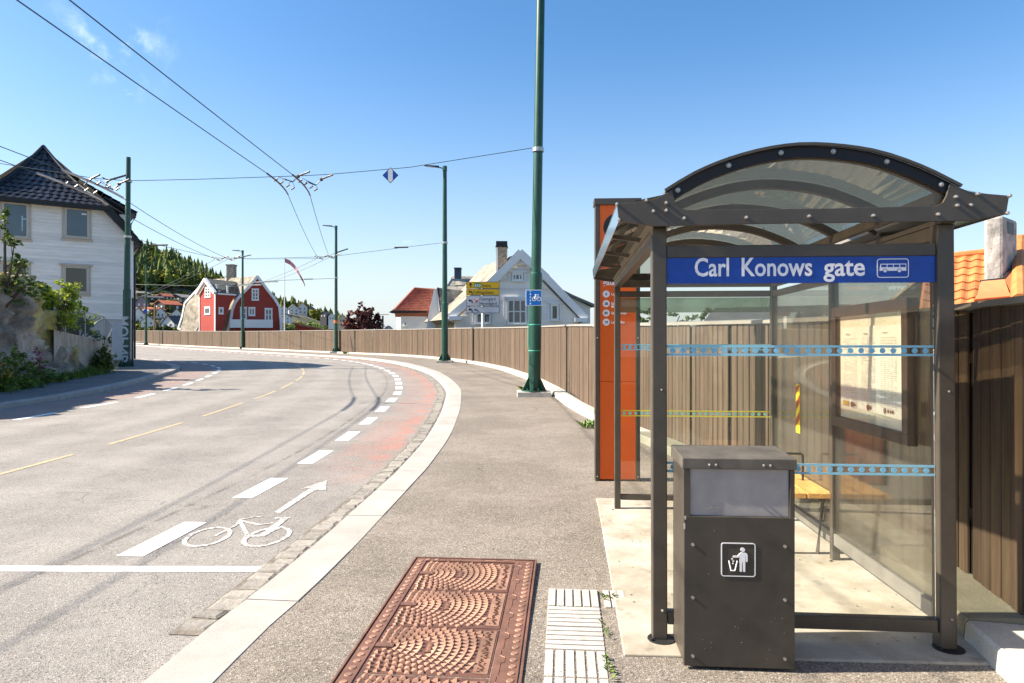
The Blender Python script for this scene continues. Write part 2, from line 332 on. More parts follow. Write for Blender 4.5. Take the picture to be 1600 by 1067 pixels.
# kerbs: separate granite stones with dark joints
M_gran = mat('kerb_granite', (.36,.335,.30), .85, var=.07, vs=3, col2=(.40,.37,.33), speck=.13, speckscale=260, bump=.001, bs=120)
M_gran2 = mat('kerb_granite_grey', (.33,.31,.28), .85, var=.15, vs=4, speck=.18, speckscale=200, bump=.002, bs=100)
M_joint = mat('joint_mortar', (.17,.145,.115), .95, var=.3, vs=20)
def kerb(name, Cv, offs, zs, s0, s1, ln, m, gap=.007, jit=.002, moss=False):  # moss: switches on the painted shade tone, only faintly mossy in hue
    mb = MB(); s = s0; r = random.Random(3)
    while s < s1:
        e = min(s+ln, s1); n = 3; tn = r.uniform(.93, 1.05); dz = r.uniform(-jit, jit)
        prof = list(zip(offs, zs)); vs = []
        for k in range(n+1):
            a = s+gap/2+(e-s-gap)*k/n
            for o_, z in prof:
                x, y = Cv.pt(a, o_); vs.append((x, y, gz(y)+z+dz))
        p = len(prof); fs = [(k*p+i, (k+1)*p+i, (k+1)*p+i+1, k*p+i+1) for k in range(n) for i in range(p-1)]
        fs += [tuple(range(p)), tuple(range(n*p+p-1, n*p-1, -1))]
        mb.add(vs, fs, 0, (tn, tn*.995, tn*.98) if not (moss and 3.35 < Cv.pt(s, 0)[1] < 8.5) else (tn*.50, tn*.50, tn*.42)); s = e  # pieces beside the shelter coloured darker to stand for its shade
    return struct(mb.build(name, _tone(m)))
_tm = {}
def _tone(m):
    if m.name in _tm: return _tm[m.name]
    k = m.copy(); k.name = m.name+'_toned'; t = k.node_tree; b = t.nodes['Principled BSDF']; ln = b.inputs['Base Color'].links[0].from_socket
    a = t.nodes.new('ShaderNodeAttribute'); a.attribute_name = 'tone'; q = t.nodes.new('ShaderNodeMix'); q.data_type = 'RGBA'; q.blend_type = 'MULTIPLY'; q.inputs['Factor'].default_value = 1
    t.links.new(ln, q.inputs['A']); t.links.new(a.outputs['Color'], q.inputs['B']); t.links.new(q.outputs['Result'], b.inputs['Base Color']); _tm[m.name] = k; return k
kerb('kerb', RK, [0,0,.005,.315,.325,.40,.40], [-.12,.001,.006,.006,-.004,-.075,-.12], 0, RK.len, 1.0, M_gran)
kerb('kerb', LK, [.32,.32,.315,.01,0,-.02], [-.03,.0,.006,.006,0,-.12], 0, LK.len, 1.0, M_gran2).name = 'kerb_far_side'
mb = MB(); vs = []; sb = RK.atY(3.72); q = [RK.pt(sb+(RK.len-sb)*i/400, o) for i in range(401) for o in (.37, .63)]
mb.add([(x, y, gz(y)-.1005) for x, y in q], [(2*i, 2*i+2, 2*i+3, 2*i+1) for i in range(400)]); struct(mb.build('kerb_bedding', M_joint))
# gutter setts
mb = MB(); r = random.Random(5); s = RK.atY(3.75)
while s < RK.atY(47):
    ln = r.uniform(.12, .19); w0, w1 = .435+r.uniform(-.015,.02), .60+r.uniform(-.025,.025); e = s+ln
    j = lambda: r.uniform(-.012, .012)
    c = [RK.pt(s+.010+j(), w0+j()), RK.pt(e-.010+j(), w0+j()), RK.pt(e-.010+j(), w1+j()), RK.pt(s+.010+j(), w1+j())]
    cx = sum(p[0] for p in c)/4; cy = sum(p[1] for p in c)/4; zt = gz(cy)-.088+r.uniform(-.006,.005)
    inn = [(cx+(p[0]-cx)*.78+j()*.4, cy+(p[1]-cy)*.84+j()*.4) for p in c]
    vs = [(x, y, gz(cy)-.13) for x, y in c]+[(x, y, zt-.010+j()*.3) for x, y in c]+[(x, y, zt+j()*.25) for x, y in inn]
    tn = r.uniform(.8, 1.12)
    mb.add(vs, [(0,1,5,4),(1,2,6,5),(2,3,7,6),(3,0,4,7),(4,5,9,8),(5,6,10,9),(6,7,11,10),(7,4,8,11),(8,9,10,11)], 0, (tn, tn*.97, tn*.92)); s = e
struct(mb.build('gutter', _tone(mat('gutter_stone', (.275,.26,.235), .9, var=.2, vs=18, bump=.006, bs=35, speck=.15, speckscale=220))))
# low concrete kerb under the fence, shelter's shade painted into its tone
kerb('fence_kerb', FK, [-.10,-.10,.30,.315,.33], [-.1,.10,.105,.09,-.05], FK.atY(3.4)-2.4, FK.len, 2.4, mat('fence_kerb_concrete', (.50,.48,.42), .9, var=.14, vs=3, bump=.003, bs=50, speck=.12, speckscale=150), gap=.01, jit=.004, moss=True)  # moss=True turns on the painted shade tone beside the shelter

# shelter slab
M_slab = mat('slab_concrete', (.33,.28,.205), .85, var=.14, vs=2.4, col2=(.42,.385,.32), speck=.07, speckscale=150, bump=.001, bs=30)
P = [onground(975,1025), onground(1565,1040), Vector((2.36,3.6,0)), Vector((2.62,6.6,0)), onground(935,793)+Vector((.02,.35,0)), onground(935,793)]
mb = MB(); mb.prism([(p.x, p.y, -.03+gz(p.y)) for p in P], (0,0,.042)); struct(mb.build('concrete_slab', M_slab, bevel=.006))
t = M_slab.node_tree; b_ = t.nodes['Principled BSDF']; sk = b_.inputs['Base Color'].links[0].from_socket; tcn = t.nodes.new('ShaderNodeTexCoord')
for sc_, lo, hi, col_, am in ((7, .60, .72, (.13,.10,.07,1), .55), (1.1, .56, .68, (.36,.42,.40,1), .6), (45, .70, .76, (.06,.05,.04,1), .7)):
    nz_ = t.nodes.new('ShaderNodeTexNoise'); nz_.inputs['Scale'].default_value = sc_; nz_.inputs['Detail'].default_value = 7; t.links.new(tcn.outputs['Object'], nz_.inputs[0])
    mr_ = t.nodes.new('ShaderNodeMapRange'); mr_.inputs[1].default_value = lo; mr_.inputs[2].default_value = hi; mr_.inputs[4].default_value = am; t.links.new(nz_.outputs[0], mr_.inputs[0])
    q_ = t.nodes.new('ShaderNodeMix'); q_.data_type = 'RGBA'; q_.inputs['B'].default_value = col_; t.links.new(mr_.outputs[0], q_.inputs['Factor']); t.links.new(sk, q_.inputs['A']); sk = q_.outputs['Result']
t.links.new(sk, b_.inputs['Base Color'])

# ---- road markings
ZR = -.105+.004
def wornmat(name, col, base, amt):
    m = mat(name, col, .7, var=.03, vs=8); t = m.node_tree; n = t.nodes; l = t.links; b = n['Principled BSDF']; s_ = b.inputs['Base Color'].links[0].from_socket
    c = n.new('ShaderNodeTexCoord'); nz = n.new('ShaderNodeTexNoise'); nz.inputs['Scale'].default_value = 28; nz.inputs['Detail'].default_value = 8; nz.inputs['Roughness'].default_value = .75; l.new(c.outputs['Object'], nz.inputs[0])
    r = n.new('ShaderNodeMapRange'); r.inputs[1].default_value = amt-.06; r.inputs[2].default_value = amt+.03; r.inputs[3].default_value = 1; r.inputs[4].default_value = 0; l.new(nz.outputs[0], r.inputs[0])
    q = n.new('ShaderNodeMix'); q.data_type = 'RGBA'; q.inputs['A'].default_value = (*base, 1); l.new(r.outputs[0], q.inputs['Factor']); l.new(s_, q.inputs['B']); l.new(q.outputs['Result'], b.inputs['Base Color']); return m
M_mark = wornmat('road_paint_white', (.80,.79,.77), (.28,.26,.24), .70); M_mark2 = wornmat('road_paint_worn', (.68,.65,.61), (.26,.24,.21), .51)
M_yel = wornmat('road_paint_yellow', (.55,.41,.19), (.28,.25,.215), .53)
def ribbon(mb, Cv, o0, o1, s0, s1, z=ZR):
    n = max(1, int((s1-s0)/.4)); vs = []
    for k in range(n+1):
        for o_ in (o0, o1):
            x, y = Cv.pt(s0+(s1-s0)*k/n, o_); vs.append((x, y, gz(y)+z))
    mb.add(vs, [(2*k, 2*k+2, 2*k+3, 2*k+1) for k in range(n)])
mb = MB(); s = RK.atY(5.08)
for k in range(48): ribbon(mb, RK, 1.63, 1.84, s, s+1.0); s += 1.93 if k < 14 else 1.75
struct(mb.build('lane_marking', M_mark))
mb = MB(); s = RK.atY(6.9)
while s < RK.len-10: ribbon(mb, RK, 5.185, 5.265, s, s+2.65); s += 3.6
struct(mb.build('centre_line_marking', M_yel))
mb = MB(); s = LK.atY(11.4)
while s < LK.len-20: ribbon(mb, LK, -1.72, -1.58, s, s+1.1); s += 2.0
struct(mb.build('lane_marking_far_side', M_mark))
def groundpoly(mb, px, z=ZR): mb.add([onground(x, y, z) for x, y in px], [tuple(range(len(px)))])
mb = MB(); a = onground(405, 888.5, ZR); 
mb.add([(-9.2, a.y-.055+.05, gz(a.y)+ZR), (a.x-.01, a.y-.055, gz(a.y)+ZR), (a.x+.03, a.y+.06, gz(a.y)+ZR), (-9.2, a.y+.06+.05, gz(a.y)+ZR)], [(0,1,2,3)])
struct(mb.build('stop_line_marking', M_mark))
mb = MB(); groundpoly(mb, [(510.5,749.5),(509.5,765),(492,765)]); groundpoly(mb, [(510.5,749.5),(492,765),(486,761.5),(470,763)][:4])
groundpoly(mb, [(492,765),(437,801),(429,799),(484,762)]); struct(mb.build('arrow_marking', M_mark2))
mb = MB()
def stroke(pts, w_):
    P = [onground(x, y, ZR) for x, y in pts]
    for i in range(len(P)-1):
        d = (P[i+1]-P[i]); d.z = 0; d.normalize(); nn = Vector((-d.y, d.x, 0))*w_/2
        mb.add([P[i]-nn-d*w_*.15, P[i+1]-nn+d*w_*.15, P[i+1]+nn+d*w_*.15, P[i]+nn-d*w_*.15], [(0,1,2,3)]); 
    for i in range(len(P)): 
        P[i].z += .0006
def ell(c, n=28):
    P = [onground(c[0]+40*math.cos(t), c[1]-8*math.cos(t)+13.6*math.sin(t), ZR) for t in [2*math.pi*i/n for i in range(n)]]
    ce = sum(P, Vector())/n; vs = []
    for p in P: d = (p-ce); vs += [p, ce+d*(1-.045/d.length)]
    mb.add(vs, [(2*i, 2*((i+1) % n), 2*((i+1) % n)+1, 2*i+1) for i in range(n)])
ell((323.5,838)); ell((416.5,838))
for pts, w_ in (([(431,808.5),(453,808)],.05), ([(444,810),(413,834)],.07), ([(383,836.5),(414,836)],.05), ([(414,833),(440,822)],.04), ([(374,812),(405,819),(426,816)],.035), ([(374,812),(386,834)],.035), ([(374,811),(399,806.5),(411,806)],.03), ([(336,836),(366,821),(376,813)],.03)):
    stroke(pts, w_)
struct(mb.build('bicycle_marking', M_mark2))

# ---------------------------------------------------------------- bus shelter
SH = empty('bus_shelter', (.749, 3.475, .013), R_(-4.4), R_(-.8))
tag(SH, 'glass bus shelter with dark bronze frame and arched tinted roof beside the pavement', 'bus shelter')
def uz(x, y, v=-.1):                   # measured outline of the front face, shelter coordinates
    X0 = .749+.0767*v; Y0 = 3.475+.997*v
    u = ((x-800)*Y0-F*X0)/(F*.997+.0767*(x-800)); return u, HC+(HOR-y)*(Y0-.0767*u)/F-.013+.014*v
M_glass = glassmat('shelter_glass', (.965,.975,.955), .8, .016)
M_glassb = glassmat('shelter_glass_bronze', (.81,.80,.755), .5, .085, (.50,.48,.43))
M_roof = glassmat('roof_acrylic_bronze', (.86,.82,.73), .6, .085, (.50,.47,.40))
M_band = mat('ink_black', (.014,.012,.014), .3, var=.1, spec=.25)
SHp = lambda mb, n, m=M_steel, bv=.004, **k: mb.build(n, m, SH, bevel=bv, **k)
W_, LN = 1.39, 2.74
for (u, v, a) in ((0,0,.037),(W_,0,.040),(0,LN,.027),(W_,LN,.027),(W_,1.37,.027)):
    mb = MB(); mb.box(u-a, u+a, v-a, v+a, .012, 2.09); p = SHp(mb, 'post', bv=.006)
    mb = MB(); mb.tube([(u+.008, v-.02, 0), (u+.008, v-.02, .014)], .055+a*.4, 16); mb.tube([(u-.045, v-.05, .0), (u-.045, v-.05, .024)], .010, 6); q = mb.build('foot_plate', M_black, p)
mb = MB()
for u in (0, W_): mb.ball((u+.012, -.042, .16), .008); mb.ball((u+.01, -.040, 1.27), .006)
SHp(mb, 'bolt', M_bolt, 0)
# long eave beams and end beams
for u in (0, W_): mb = MB(); mb.box(u-.03, u+.03, .041, LN-.03, 2.02, 2.088); mb.box(u-.034, u+.034, -.06, LN+.05, 2.09, 2.115); SHp(mb, 'eave_beam')
z1 = uz(1200, 383, 0)[1]; z0 = uz(1200, 402, 0)[1]
mb = MB(); mb.box(.039, W_-.042, -.03, .03, z0, z1); SHp(mb, 'header_rail')
mb = MB(); mb.box(.03, W_-.03, LN-.025, LN+.025, 2.02, 2.085); mb.box(.03, W_-.03, LN-.02, LN+.02, 1.93, 1.985); SHp(mb, 'end_rail')
for v in (0,): mb = MB(); mb.box(.039, W_-.042, -.026, .026, .085, .15); SHp(mb, 'bottom_rail')
mb = MB(); mb.box(.03, W_-.03, LN-.02, LN+.02, .10, .15); SHp(mb, 'bottom_rail')
for a, b in ((.041, 1.37-.028), (1.37+.028, LN-.028)):
    mb = MB(); mb.box(W_-.02, W_+.02, a, b, .12, .20); SHp(mb, 'bottom_rail', mat('rail_grey', (.16,.15,.13), .5, var=.2, vs=5))
    mb = MB(); mb.box(W_-.02, W_+.02, a, b, 1.93, 1.98); SHp(mb, 'back_rail')
    mb = MB(); mb.box(W_-.004, W_+.004, a, b, .20, 1.93); SHp(mb, 'back_pane', M_glassb, 0)
zb = uz(1200, 443, 0)[1]
mb = MB(); mb.box(.039, W_-.042, -.004, .004, .15, zb+.01); SHp(mb, 'front_pane', M_glass, 0)
mb = MB(); mb.box(.028, W_-.028, LN-.004, LN+.004, .15, 1.925); ep = SHp(mb, 'end_pane', M_glass, 0)
mb = MB(); mb.box(.03, W_-.03, LN-.012, LN-.007, 1.79, 1.925); SHp(mb, 'frosted_strip', glassmat('frosted', (.62,.70,.60), .6, .30, (.34,.40,.32)), 0)
# glass marking bands
def band(name, v, u0, u1, zc, h, dot, pitch, cl, cd, lw=.010):
    mb = MB()
    for s_ in (-1, 1): mb.box(u0, u1, v-.0012, v+.0012, zc+s_*h/2-lw/2, zc+s_*h/2+lw/2, 0)
    u = u0+pitch*.6
    while u < u1-dot: mb.prism([(u+dot*math.cos(a*math.pi/8), v-.0012, zc+dot*math.sin(a*math.pi/8)) for a in range(16)], (0,.0024,0), 1); u += pitch
    return mb.build(name, [cl, cd], SH)
M_bl = mat('band_blue', (.26,.55,.68), .5, var=.05); M_bl2 = mat('band_dot_blue', (.22,.50,.66), .5, var=.05)
M_ye = mat('band_yellow', (.62,.58,.05), .5, var=.05); M_tq = mat('band_dot_green', (.25,.52,.45), .5, var=.1)
zA = uz(1250, 547, 0)[1]; zB = uz(1250, 732, 0)[1]
band('glass_band', -.006, .04, W_-.043, zA, .042, .0138, .0515, M_bl, M_bl2, .0115); band('glass_band', -.006, .04, W_-.043, zB, .042, .0138, .0515, M_bl, M_bl2, .0115)
band('glass_band', LN-.006, .03, W_-.03, 1.485, .045, .017, .052, M_bl, M_bl2, .010)
band('glass_band', LN-.006, .03, W_-.03, .885, .046, .015, .052, M_ye, M_tq, .010)
# name sign
M_sblue = mat('sign_blue', (.004,.055,.33), .35, var=.12, vs=25, spec=.4); M_swhite = mat('sign_white', (.80,.80,.84), .45, var=.03)
mb = MB(); mb.box(.039, W_-.042, -.022, -.008, zb, z0-.001); SG = mb.build('name_sign', M_sblue, SH)
def uzs(x, y): return uz(x, y, -.022)
ux0, uzb = uzs(1087, 432); ux1 = uzs(1355, 432)[0]
def words(s, xa, xb, base):
    a = uzs(xa, base); b = uzs(xb, base); text_mesh('lettering', s, .131, M_swhite, SG, face_front(a[0], -.0235, a[1]), width=b[0]-a[0], bold=.0022)
words('Carl', 1087, 1141, 431.3); words('Konows', 1161, 1272, 431); words('gate', 1290, 1355, 430.6)
a = uzs(1374, 434); b = uzs(1424, 403.5)
mb = MB()
def rrect(mb, x0, x1, z0, z1, r, t, v0, v1):
    for i, (k, o_) in enumerate(((0, 0), (1, t))): pass
    P = []
    for cx, cz, s_ in ((x1-r, z1-r, 0), (x0+r, z1-r, 90), (x0+r, z0+r, 180), (x1-r, z0+r, 270)):
        for i in range(6): an = R_(s_+18*i); P.append(((cx+r*math.cos(an), cz+r*math.sin(an)), (cx+(r-t)*math.cos(an), cz+(r-t)*math.sin(an))))
    n = len(P); vs = [(p[0][0], v0, p[0][1]) for p in P]+[(p[1][0], v0, p[1][1]) for p in P]+[(p[0][0], v1, p[0][1]) for p in P]+[(p[1][0], v1, p[1][1]) for p in P]
    mb.add(vs, [(i, (i+1) % n, n+(i+1) % n, n+i) for i in range(n)]+[(i, (i+1) % n, 2*n+(i+1) % n, 2*n+i) for i in range(n)])
rrect(mb, a[0], b[0], a[1], b[1], .014, .004, -.0245, -.0222)
w_ = b[0]-a[0]; h_ = b[1]-a[1]; bx = lambda s0, s1, t0, t1, mi=0, v=-.0245: mb.box(a[0]+w_*s0, a[0]+w_*s1, v, -.0222, a[1]+h_*t0, a[1]+h_*t1, mi)
mb.prism([(a[0]+w_*s_, -.0245, a[1]+h_*t_) for s_, t_ in ((.08,.36),(.92,.36),(.92,.73),(.12,.73),(.09,.55))], (0,.002,0))
for k in range(4): bx(.13+.2*k, .30+.2*k, .55, .69, 1, -.0252)
for c_ in (.25, .70):
    for rr, mi, vv in ((.115, 1, -.0252), (.085, 0, -.0258)):
        mb.prism([(a[0]+w_*c_+rr*h_*math.cos(t*math.pi/8), vv, a[1]+h_*.36+rr*h_*math.sin(t*math.pi/8)) for t in range(16)], (0,.002,0), mi)
mb.build('bus_symbol', [M_swhite, M_sblue], SG)
# roof: arched ribs, curved sheet, end panes, gable plates
AP = [uz(x, y) for x, y in ((1040,298),(1085,271),(1140,248),(1205,231),(1274,225),(1364,235),(1440,260),(1503,291))]
AP = [(p.x, p.y) for p in catmull([(a, b, 0) for a, b in AP], .06)]
def inset(P, d):
    o = []
    for i, p in enumerate(P):
        a = P[max(i-1, 0)]; b = P[min(i+1, len(P)-1)]; tx, tz = b[0]-a[0], b[1]-a[1]; l = math.hypot(tx, tz); o.append((p[0]+tz/l*d, p[1]-tx/l*d))
    return o
def archstrip(mb, d0, d1, v0, v1, mi=0):
    A = inset(AP, d0); B = inset(AP, d1); n = len(A)
    vs = [(p[0], v0, p[1]) for p in A]+[(p[0], v0, p[1]) for p in B]+[(p[0], v1, p[1]) for p in A]+[(p[0], v1, p[1]) for p in B]
    fs = []
    for i in range(n-1): fs += [(i, i+1, n+i+1, n+i), (2*n+i, 3*n+i, 3*n+i+1, 2*n+i+1), (i, 2*n+i, 2*n+i+1, i+1), (n+i, n+i+1, 3*n+i+1, 3*n+i)]
    mb.add(vs, fs, mi)
VE = LN+.1
for v in (.55, 1.25, 1.95): mb = MB(); archstrip(mb, .008, .058, v, v+.045); SHp(mb, 'roof_rib', bv=0)
for v0, v1 in ((-.112, -.098), (VE-.02, VE)): mb = MB(); archstrip(mb, .004, .060, v0, v1); SHp(mb, 'arch_band', M_band, 0)
for v in (-.08, VE-.06): mb = MB(); archstrip(mb, .008, .058, v, v+.03); SHp(mb, 'roof_rib', bv=0)
mb = MB(); archstrip(mb, -.003, .003, -.13, VE+.02); SHp(mb, 'roof_sheet', M_roof, 0, smooth=False)
mb = MB(); archstrip(mb, -.008, .006, -.135, -.12); SHp(mb, 'roof_edge_trim', bv=0)
zl = uz(1200, 328)[1]
IN = [p for p in inset(AP, .055)]
for v in (-.096, VE-.012):
    mb = MB(); mb.prism([(p[0], v, p[1]) for p in IN]+[(IN[-1][0], v, zl-.02), (IN[0][0], v, zl-.02)], (0,.004,0)); SHp(mb, 'gable_pane', M_roof, 0)
PL = [uz(x, y) for x, y in ((964,318),(1000,315.5),(1025,311),(1050,297),(1053,306),(1056,318),(1062,325),(1072,328.5),(1300,326),(1462,322),(1474,317),(1480,306),(1485,287),(1519,301),(1578,306),(1573,335),(1516,345.5),(1461,346.5),(1200,350),(1020,354),(967,346))]
for v0, v1 in ((-.128, -.113), (VE+.002, VE+.016)):
    mb = MB(); mb.prism([(p[0], v0, p[1]) for p in PL], (0, v1-v0, 0)); gp = SHp(mb, 'gable_plate', bv=.002)
    mb = MB()
    if v0 < 0:
        for x, y in ((964,320),(967,344),(1010,314),(1041,318),(1021,331),(1041,330),(1069,342),(1166,341),(1264,339),(1364,338),(1465,336),(1493,308.5),(1495,322),(1516,321.5),(1527,304),(1577,307),(1573,334)):
            p = uz(x, y); mb.tube([(p[0], v0, p[1]), (p[0], v0-.012, p[1])], .0085, 8); mb.ball((p[0], v0-.012, p[1]), .0085)
        mb.build('bolt', M_bolt, gp)
mb = MB()
for x, y in ((1060,297),(1140,258),(1222,238),(1304,236),(1388,252),(1473,288)): p = uz(x, y); mb.tube([(p[0], -.11, p[1]), (p[0], -.122, p[1])], .012, 10); mb.ball((p[0], -.122, p[1]), .009)
for i in (5, 10, 16, 22, 28):
    p = AP[min(i, len(AP)-1)]
    for v in (-.12, .57, 1.27, 1.97): mb.ball((p[0], v, p[1]+.006), .008)
SHp(mb, 'roof_bolt_pattern', M_bolt, 0)
# side wings (translucent eaves)
tl0, tl1, tr0, tr1 = PL[0], PL[-1], PL[14], PL[15]
M_wing = glassmat('eave_acrylic', (.86,.83,.76), 1.0, .06, (.5,.48,.42)); M_skirt = glassmat('eave_skirt', (.35,.35,.34), 1.6, .45, (.42,.42,.40), .12)
for a, b, c_ in ((tl0, PL[3], -1), (tr0, PL[12], 1)):
    mb = MB(); mb.prism([(a[0], -.11, a[1]-.004), (b[0], -.11, b[1]-.012), (b[0], -.11, b[1]-.016), (a[0], -.11, a[1]-.008)], (0, VE+.11, 0)); SHp(mb, 'eave_sheet', M_wing, 0)
for a, b in ((tl0, tl1), (tr0, tr1)):
    mb = MB(); mb.prism([(a[0], -.11, a[1]), (b[0], -.11, b[1]), (b[0]+.004, -.11, b[1]), (a[0]+.004, -.11, a[1])], (0, VE+.11, 0)); SHp(mb, 'eave_skirt', M_skirt, 0)
for p in (PL[3], PL[12]): 
    mb = MB(); mb.box(p[0]-.02, p[0]+.02, -.09, VE-.02, p[1]-.075, p[1]-.02); SHp(mb, 'purlin')
for v in (.55, 1.25, 1.95, VE-.06):
    for s_, t_ in ((tl1, 0), (tr1, W_)): mb = MB(); mb.prism([(s_[0]+.01*(1 if t_ == 0 else -1), v, s_[1]+.02), (t_, v, 2.10), (t_, v, 2.125), (s_[0]+.01*(1 if t_ == 0 else -1), v, s_[1]+.045)], (0,.025,0)); SHp(mb, 'eave_bracket', bv=0)
# timetable case on the back panel
cs = MB(); cu0 = W_-.075
for a, b, c_, d in ((.20,1.215,.965,1.03),(.20,1.215,1.68,1.745),(.20,.262,1.03,1.68),(1.153,1.215,1.03,1.68)): cs.box(cu0, cu0+.058, a, b, c_, d)
CS = SHp(cs, 'timetable_case', mat('case_brown', (.05,.032,.026), .45, var=.25, vs=8), .005)
mb = MB(); mb.box(cu0+.035, cu0+.045, .262, 1.153, 1.03, 1.68); mb.build('backing', mat('case_backing', (.78,.74,.66), .8, var=.05), CS)
mb = MB()
r = random.Random(2); vv = [(.31+(1.12-.31)*i/14) for i in range(15)]
sh = lambda v: .012*math.sin(v*9)
for i in range(14):
    mb.add([(cu0+.028+sh(vv[i])*.3, vv[i], 1.11-.03*(1-vv[i])), (cu0+.028+sh(vv[i+1])*.3, vv[i+1], 1.11-.03*(1-vv[i+1])), (cu0+.028+sh(vv[i+1])*.3, vv[i+1], 1.615), (cu0+.028+sh(vv[i])*.3, vv[i], 1.6)], [(0,1,2,3)])
PO = mb.build('timetable', mat('poster_paper', (.90,.89,.88), .7, var=.02), CS)
mb = MB(); px_ = cu0+.0225
for col in range(3):
    c0 = 1.08-col*.26
    for k in range(34):
        z = 1.52-.0115*k; 
        for q in range(5): 
            if r.random() < .85: mb.box(px_, px_+.001, c0-.2+q*.042, c0-.2+q*.042+r.uniform(.015,.036), z, z+.0028)
    mb.box(px_, px_+.001, c0-.1, c0-.04, 1.56, 1.568); mb.box(px_, px_+.001, c0-.2, c0-.01, 1.535, 1.537)
mb.build('table_print', mat('print_grey', (.48,.47,.46), .8), PO)
mb = MB(); mb.box(px_, px_+.001, 1.0, 1.085, 1.115, 1.14, 0)
for v, rr in ((.95,.018),(.92,.010),(.90,.009),(.72,.019),(.685,.011),(.50,.018),(.46,.012),(.43,.011),(.405,.011)): mb.prism([(px_, v+rr*math.cos(t*math.pi/6), 1.125+rr*math.sin(t*math.pi/6)) for t in range(12)], (.001,0,0), 1)
mb.build('emblem', [mat('print_yellow', (.6,.4,.06), .7), mat('print_maroon', (.16,.06,.05), .7)], PO)
mb = MB(); mb.box(cu0+.012, cu0+.015, .262, 1.153, 1.03, 1.68); mb.build('case_glass', glassmat('case_glass', (.95,.95,.93), .3, .02), CS)
# hazard strip
mb = MB(); v0, v1, z0_, z1_ = 2.05, 2.14, .80, 1.19
mb.box(W_-.006, W_-.0045, v0, v1, z0_, z1_, 0)
for k in range(3): zc = z0_+.07+k*.13; mb.prism([(W_-.0075, v0, min(zc+.045, z1_)), (W_-.0075, v1, zc-.03), (W_-.0075, v1, zc+.035), (W_-.0075, v0, min(zc+.11, z1_))], (.001,0,0), 1)
mb.build('hazard_strip', [mat('hazard_yellow', (.80,.72,.03), .5, var=.04), mat('hazard_red', (.42,.06,.03), .5, var=.04)], SH)

# ---------------------------------------------------------------- bench in the shelter
BN = empty('bench', (.749+.0767*1.40+.997*1.185, 3.475+.997*1.40-.0767*1.185, -.005), R_(-4.4)); tag(BN, 'varnished plank bench on dark steel legs inside the glass shelter', 'bench')
M_pine = mat('varnished_pine', (.55,.27,.07), .4, var=.22, vs=6, streak=(9,.9,9), col2=(.66,.36,.11))
for i in range(2): mb = MB(); mb.box(-.16+i*.185, .015+i*.185, -.02, 1.15, .43, .468); mb.build('seat_plank', M_pine, BN, bevel=.005)
for v in (.09, 1.0):
    mb = MB(); mb.tube([(-.14,v,.42),(.17,v,.42),(.13,v,.012),(-.10,v,.012),(-.14,v,.42)], .016, 4); mb.build('leg', M_steel, BN)
mb = MB(); mb.tube([(-.15,.42,.46),(-.15,.42,.655),(-.14,.42,.67),(.13,.42,.67),(.14,.42,.655),(.14,.42,.46)], .009, 8); mb.build('armrest', M_black, BN)
mb = MB(); mb.box(-.12, -.09, .05, 1.04, .395, .43); mb.box(.12, .15, .05, 1.04, .395, .43); mb.build('seat_rail', M_steel, BN)

# ---------------------------------------------------------------- litter bin
B0 = onground(1068, 1043); 
BI = empty('litter_bin', (B0.x, B0.y, gz(B0.y)+.004), R_(-4.0)); tag(BI, 'dark steel litter bin with grey flap and white symbol in front of the shelter', 'litter bin')
BW, BH, BD = .50, .975, .29
mb = MB(); mb.box(0, BW, .012, BD, .02, BH-.045); mb.box(.03, BW-.03, .03, BD-.03, 0, .02); mb.build('body', [M_steel], BI, bevel=.004)
mb = MB()
mb.add([(-.008,-.018,BH-.05),(BW+.008,-.018,BH-.05),(BW+.008,BD+.01,BH-.05),(-.008,BD+.01,BH-.05),(-.008,-.018,BH),(BW+.008,-.018,BH),(BW+.008,BD+.01,BH+.012),(-.008,BD+.01,BH+.012)], [(0,3,2,1),(4,5,6,7),(0,1,5,4),(1,2,6,5),(2,3,7,6),(3,0,4,7)])
LD = mb.build('lid', mat('lid_steel', (.10,.088,.073), .5, var=.25, vs=9), BI, bevel=.004)
mb = MB()
for u in (.115,.145,.36,.39): mb.ball((u,-.020,BH-.030), .0065)
mb.build('bolt', M_bolt, LD)
mb = MB(); mb.box(.03, BW-.022, .002, .011, BH-.27, BH-.052); mb.build('flap', mat('flap_grey', (.34,.32,.315), .5, var=.16, vs=5, metal=.2), BI, bevel=.002)
for a, b in ((0,.028),(BW-.02,BW)): mb = MB(); mb.box(a, b, -.012, .012, BH-.27, BH-.052); mb.build('flap_frame', M_steel, BI)
mb = MB(); mb.box(0, BW, -.014, .011, .012, BH-.27); DO = mb.build('door', mat('bin_panel', (.052,.044,.034), .5, var=.22, vs=4, spec=.4, bump=.0012, bs=7, speck=.0), BI, bevel=.003)
mb = MB()
for u in (.04, BW-.045):
    for z in (.06, .33, .575): mb.tube([(u,-.014,z),(u,-.019,z)], .0075, 10)
mb.build('bolt', M_bolt, DO)
mb = MB(); S0, Z0, S = .168, .432, .155
rrect(mb, S0, S0+S, Z0, Z0+S, .012, .0045, -.0165, -.0142)
def pp(x, y): return (S0+S*(x-230)/730, Z0+S*(935-y)/735)
def bar(x0, y0, x1, y1, w2):
    a = pp(x0, y0); b = pp(x1, y1); k = w2*S/730/2; mb.tube([(a[0],-.0148,a[1]),(b[0],-.0148,b[1])], k, 8); mb.ball((a[0],-.0148,a[1]), k); mb.ball((b[0],-.0148,b[1]), k)
def flat(pts): mb.prism([(pp(x,y)[0], -.0172, pp(x,y)[1]) for x, y in pts], (0,.003,0))
flat([(690+48*math.cos(t*math.pi/8), 348+46*math.sin(t*math.pi/8)) for t in range(16)])
